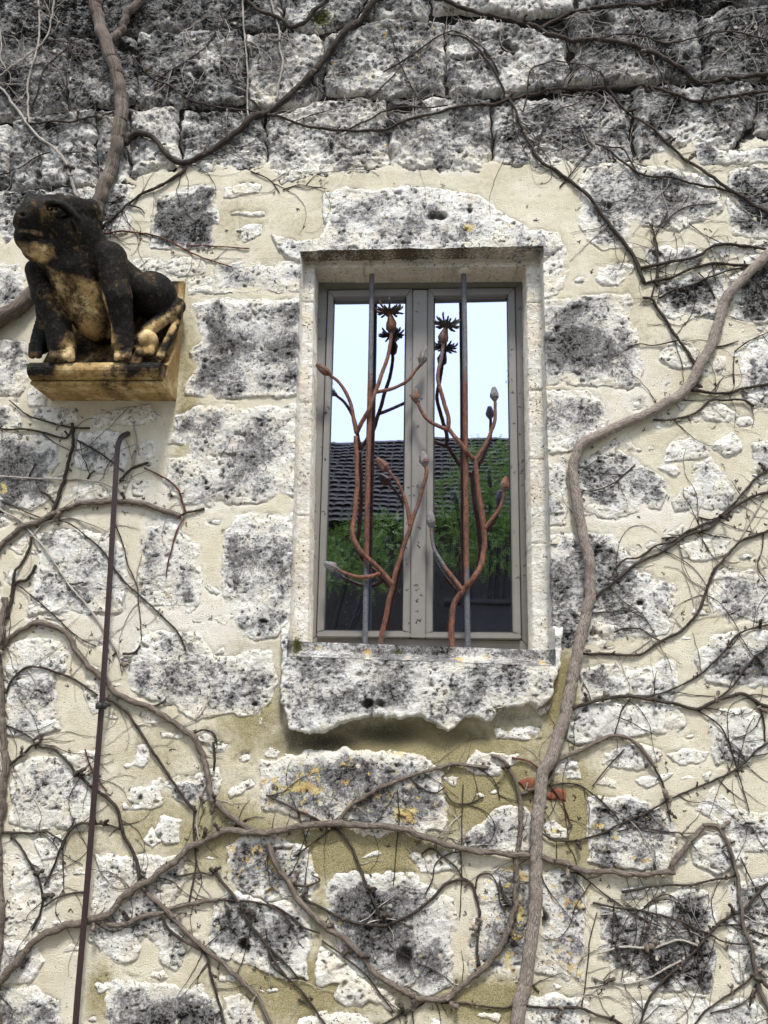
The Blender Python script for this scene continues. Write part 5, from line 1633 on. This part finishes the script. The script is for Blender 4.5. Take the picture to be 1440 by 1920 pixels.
def wander(x, z, ang, L, r, curl, rs=VR, step=.007):
    """the path of a fine shoot over the wall"""
    n = max(4, int(L / step))
    c = rs.normal(0, curl)
    P = [(x, z)]
    for k in range(n):
        c += rs.normal(0, curl * .5)
        ang += c * step * 14 + rs.normal(0, .10)
        x += math.cos(ang) * step
        z += math.sin(ang) * step
        P.append((x, z))
    P = np.array(P)
    R = np.linspace(r, r * .45, len(P))
    h = wall_h(P[:, 0], P[:, 1])
    h = np.maximum(smooth1(h, 2), h)
    y = h + R * .9 + .004 * np.abs(fbm(np.arange(len(P)) * step + x, P[:, 0] * 0, .05, 2, 9))
    return np.stack([P[:, 0], -y, P[:, 1]], 1), R
def in_opening(x, z):
    return (x > xl_o(z) - .015) & (x < xr_o(z) + .015) & (z > zs_f(x) - .02) & (z < zt_o(x) + .01)
pad_spots = []
def do_vine(label, parts):
    t = thing('climbing_vine', label, 'vine', 'bare creeper vines on the wall')
    shoots = MB()
    first = True
    for kind, bark, w0, w1, lift, pts in parts:
        u = mpp(*pts[len(pts) // 2])
        sc_ = {'L': .86, 'D': .66, 'P': .66, 'R': .7, 'G': .80 if max(w0, w1) < 20 else 1.0}[bark]
        r0, r1 = w0 * u / 2 * sc_, w1 * u / 2 * sc_
        step = .006 if max(w0, w1) > 9 else .008
        P, R = lay_on_wall(pts, step, r0, r1, .42 if max(w0, w1) < 20 else .14, lift)
        big = max(w0, w1)
        sd_ = 16 if big > 20 else 9 if big > 9 else 7
        Vv, Ff = tube(P, R, sd_, True, .009 if big > 20 else .035 if big > 9 else .08, VR)
        me = bpy.data.meshes.new(kind)
        me.from_pydata(Vv.tolist(), [], Ff)
        me.polygons.foreach_set('use_smooth', [True] * len(me.polygons))
        aa = np.tile(np.arange(sd_) / sd_ * 2 * np.pi, len(P))
        rr_ = np.repeat(R, sd_)
        for nm, vv in (('ring_u', np.cos(aa) * rr_), ('ring_v', np.sin(aa) * rr_), ('along', np.repeat(np.arange(len(P)) * step * .13, sd_))):
            me.attributes.new(nm, 'FLOAT', 'POINT').data.foreach_set('value', vv.astype(np.float32))
        link(kind, me, BARK[bark], t)
        n = len(P)
        length = n * step
        T = np.gradient(P, axis=0)
        # knots and spurs
        for _ in range(VR.poisson(length * (4.4 if 6 <= big <= 20 else 1.4))):
            k = VR.integers(1, n - 1)
            a = math.atan2(T[k, 2], T[k, 0]) + VR.choice([-1, 1]) * VR.uniform(.7, 1.7)
            L = VR.uniform(.013, .044) * (1 if big > 5 else .6)
            if in_opening(P[k, 0], P[k, 2]):
                continue
            add_spur(t, P[k], (math.cos(a), -VR.uniform(.1, .7), math.sin(a)), L)
        # fine shoots
        busy = 3.0 if np.mean([q[1] for q in pts]) < 400 else 2.1 if np.mean([q[0] for q in pts]) > 1080 else 1.3
        for _ in range(VR.poisson(length * busy * (7.5 if big <= 20 else 2.6))):
            k = VR.integers(1, n - 1)
            a = math.atan2(T[k, 2], T[k, 0]) + VR.choice([-1, 1]) * VR.uniform(.4, 1.5)
            Q, RR = wander(P[k, 0], P[k, 2], a, VR.gamma(2.0, .05 * busy ** .5) + .03, VR.uniform(.0007, .0019), .24)
            if in_opening(Q[:, 0], Q[:, 2]).any():
                continue
            shoots.add(*tube(Q, RR, 4, True))
        for _ in range(int(length * 16)):
            k = VR.integers(0, n)
            pad_spots.append((P[k, 0] + VR.normal(0, .035), P[k, 2] + VR.normal(0, .035)))
    if shoots.n:
        shoots.build('fine_shoots', M_BARK_DARK if VR.random() < .7 else M_BARK_PALE, t, kind='stuff')
cur, parts = None, []
for ln in VINES.strip().splitlines() + ['V end']:
    if ln.startswith('V '):
        if cur:
            do_vine(cur, parts)
        cur, parts = ln[2:], []
        continue
    hd_, pt_ = ln.split(' : ')
    f_ = hd_.split()
    lift_ = float(f_[4]) / 1000 if len(f_) > 4 else 0.0
    parts.append((f_[0], f_[1], float(f_[2]), float(f_[3]), lift_, [tuple(map(float, p.split(','))) for p in pt_.split()]))

# dried sucker pads and rootlets left on the wall and on the window frame
m = MB()
for _ in range(260):
    pad_spots.append((VR.uniform(-1.3, 1.4), VR.uniform(.8, 3.9)))
for x, z in pad_spots:
    if in_opening(x, z) or not (X0 + .05 < x < X1 - .05 and Z0 + .05 < z < Z1 - .05):
        continue
    if VR.random() > .9:
        continue
    a0 = VR.uniform(0, 6.3)
    for k in range(VR.integers(2, 6)):
        a = a0 + VR.normal(0, .9)
        L = VR.uniform(.004, .014)
        q = np.array([(x + math.cos(a + VR.normal(0, .25)) * L * s, z + math.sin(a) * L * s) for s in (0, .5, 1)])
        h = wall_h(q[:, 0], q[:, 1]) + .0006
        m.add(*tube(np.stack([q[:, 0], -h, q[:, 1]], 1), [.0008, .0008, .0013], 4, True))
m.build('sucker_pads', M_BARK_DARK, None, kind='stuff')['label'] = 'tiny dried creeper pads scattered over stones and mortar'
bpy.data.objects['sucker_pads']['category'] = 'creeper pads'
m = MB()
for x0, y0, x1, y1, d, n in ((598, 560, 580, 1180, DF, 22), (973, 560, 990, 1190, DF, 26), (786, 560, 782, 1170, DS + .010, 30), (768, 640, 763, 1170, DS, 14), (618, 600, 600, 1170, DS, 10), (960, 600, 970, 1170, DS, 14)):
    for _ in range(n):
        s = VR.random() ** .8
        px, py = x0 + (x1 - x0) * s + VR.normal(0, 3.5), y0 + (y1 - y0) * s
        c = W(px, py, d + .0006)
        a0 = VR.uniform(0, 6.3)
        for k in range(VR.integers(2, 6)):
            a = a0 + VR.normal(0, 1.0)
            L = VR.uniform(.003, .010)
            q = [c + np.array([math.cos(a + .3 * s2) * L * s2, 0, math.sin(a + .3 * s2) * L * s2]) for s2 in (0, .5, 1)]
            m.add(*tube(q, [.0005, .0005, .0009], 4, True))
m.build('frame_sucker_pads', M_BARK_DARK, None, kind='stuff')['label'] = 'tiny dried creeper pads stuck to the painted window frame'
bpy.data.objects['frame_sucker_pads']['category'] = 'creeper pads'
# ------------------------------------------------------------------ what the window mirrors: the yard, a dark tiled house and greenery behind the photographer
s_ = NT('yard_gravel')
M_YARD = s_.done(s_.mix(s_.noise(30, 6, .7), (.16, .15, .13), (.32, .30, .26)), .95)
m = MB()
N_ = 40
m.add([(-120, -150, 0), (120, -150, 0), (120, 4, 0), (-120, 4, 0)], [(0, 1, 2, 3)])
m.build('ground', M_YARD, None, smooth=False, kind='structure')
s_ = NT('dark_rubble_facade')
M_FAC = s_.done(s_.mix(s_.noise(3, 6, .65), (.020, .018, .016), (.055, .048, .04)), .95, s_.bump(s_.noise(12, 4), .6, .03))
s_ = NT('old_roof_tile')
M_TILE = s_.done(s_.mix(s_.noise(9, 5, .65), (.006, .005, .005), (.018, .015, .0145)), .9, s_.bump(s_.noise(40, 3), .4, .01))
house = thing('opposite_house', 'low house with dark tiled roof mirrored in the window glass', 'house')
m = MB()
box(m, -9, 9, -14.0, -8.4, 0, 4.0)
m.build('facade', M_FAC, house, smooth=False)
m = MB()
y0, z0, y1, z1 = -8.0, 3.95, -11.2, 6.25
m.prism([(-9.3, y0, z0), (-9.3, y1, z1), (-9.3, -14.4, z0)], [(9.3, y0, z0), (9.3, y1, z1), (9.3, -14.4, z0)])
m.build('roof', M_TILE, house, smooth=False)
# courses of half-round tiles, overlapping
rows_, cols_ = 20, 132
m = MB()
sl_ = np.array([0, y1 - y0, z1 - z0])
L_ = np.linalg.norm(sl_)
dn = sl_ / L_
up_ = np.array([0, dn[2], -dn[1]])
up_ = up_ if up_[2] > 0 else -up_
for r_ in range(rows_):
    for c_ in range(cols_):
        x = -9.2 + c_ * .14 + RNG.normal(0, .009)
        b0 = np.array([x, y0, z0]) + dn * (L_ * r_ / rows_) + up_ * (.012 + RNG.normal(0, .005))
        b1 = b0 + dn * (L_ / rows_ * 1.12) - up_ * .035
        V = []
        for b, ra in ((b0, .069), (b1, .058)):
            for a in np.linspace(0, np.pi, 5):
                V.append(b + np.array([math.cos(a) * ra, 0, 0]) + up_ * math.sin(a) * ra * .32)
        m.add(V, [(i, i + 1, i + 6, i + 5) for i in range(4)] + [(0, 1, 2, 3, 4)])
m.build('roof_tiles', M_TILE, house, kind='stuff')
s_ = NT('feathery_leaf')
M_LEAF = s_.done(s_.mix(s_.noise(6, 3), (.06, .13, .02), (.21, .32, .06)), .7)
M_LEAF.node_tree.nodes['Principled BSDF'].inputs['Subsurface Weight'].default_value = 0
def bush(name, label, cx, cy, blobs_, n, seed):
    rs = np.random.default_rng(seed)
    t = thing(name, label, 'bush', 'green bushes mirrored in the window')
    m = MB()
    for bx, bz, r in blobs_:
        m.add(*tube(catmull([(cx, cy, 0), (cx + (bx - cx) * .3, cy, bz * .5), (bx, cy, bz)], .15), .025, 6))
    m.build('trunk', M_SEAL, t)
    V, Fs = [], []
    k = 0
    for bx, bz, r in blobs_:
        nn_ = int(n * r * r)
        for _ in range(nn_):
            u = rs.normal(size=3)
            u /= np.linalg.norm(u)
            p = np.array([bx, cy, bz]) + u * r * rs.uniform(.35, 1) ** .6 * np.array([1, .7, .8])
            ax = rs.normal(size=3) + u * 1.1 + np.array([0, 0, -.35])
            ax /= np.linalg.norm(ax)
            sd_ = np.cross(ax, rs.normal(size=3))
            sd_ /= np.linalg.norm(sd_)
            L = rs.uniform(.10, .24)
            # a feathery spray: a rib with pairs of narrow leaflets
            for q_ in range(6):
                c = p + ax * L * q_ / 6
                for sg in (-1, 1):
                    tip = c + (sd_ * sg + ax * .8) * L * .26 * (1 - q_ / 8)
                    V += [c, c + ax * .012, tip]
                    Fs.append((k, k + 1, k + 2))
                    k += 3
    me = bpy.data.meshes.new('foliage')
    me.from_pydata([tuple(v) for v in V], [], Fs)
    link('foliage', me, M_LEAF, t)
bush('feathery_bush', 'feathery green bush mirrored in the left pane under the roof', -1.2, -5.8, [(-.75, 3.15, .40), (-.35, 3.3, .38), (-1.05, 2.95, .35), (-.5, 2.85, .26)], 1500, 1)
bush('feathery_bush', 'taller feathery green bush mirrored in the right pane, reaching the roof', .75, -6.0, [(.35, 3.85, .38), (.75, 4.15, .42), (1.05, 3.8, .5), (.35, 3.3, .42), (.85, 3.25, .45)], 1700, 2)
s_ = NT('weathered_grey_plank')
M_PLANK = s_.done(s_.mix(s_.noise(8, 5), (.03, .03, .032), (.06, .06, .062)), .85)
t = thing('planter_box', 'long grey box mirrored low in the right pane of window', 'planter')
m = MB()
box(m, .25, 2.6, -5.3, -4.8, 0, 2.40)
m.build('side_panel', M_PLANK, t, smooth=False, bevel=.02)
m = MB()
box(m, .2, 2.65, -5.35, -4.75, 2.402, 2.45)
m.build('rim', M_PLANK, t, smooth=False, bevel=.01)
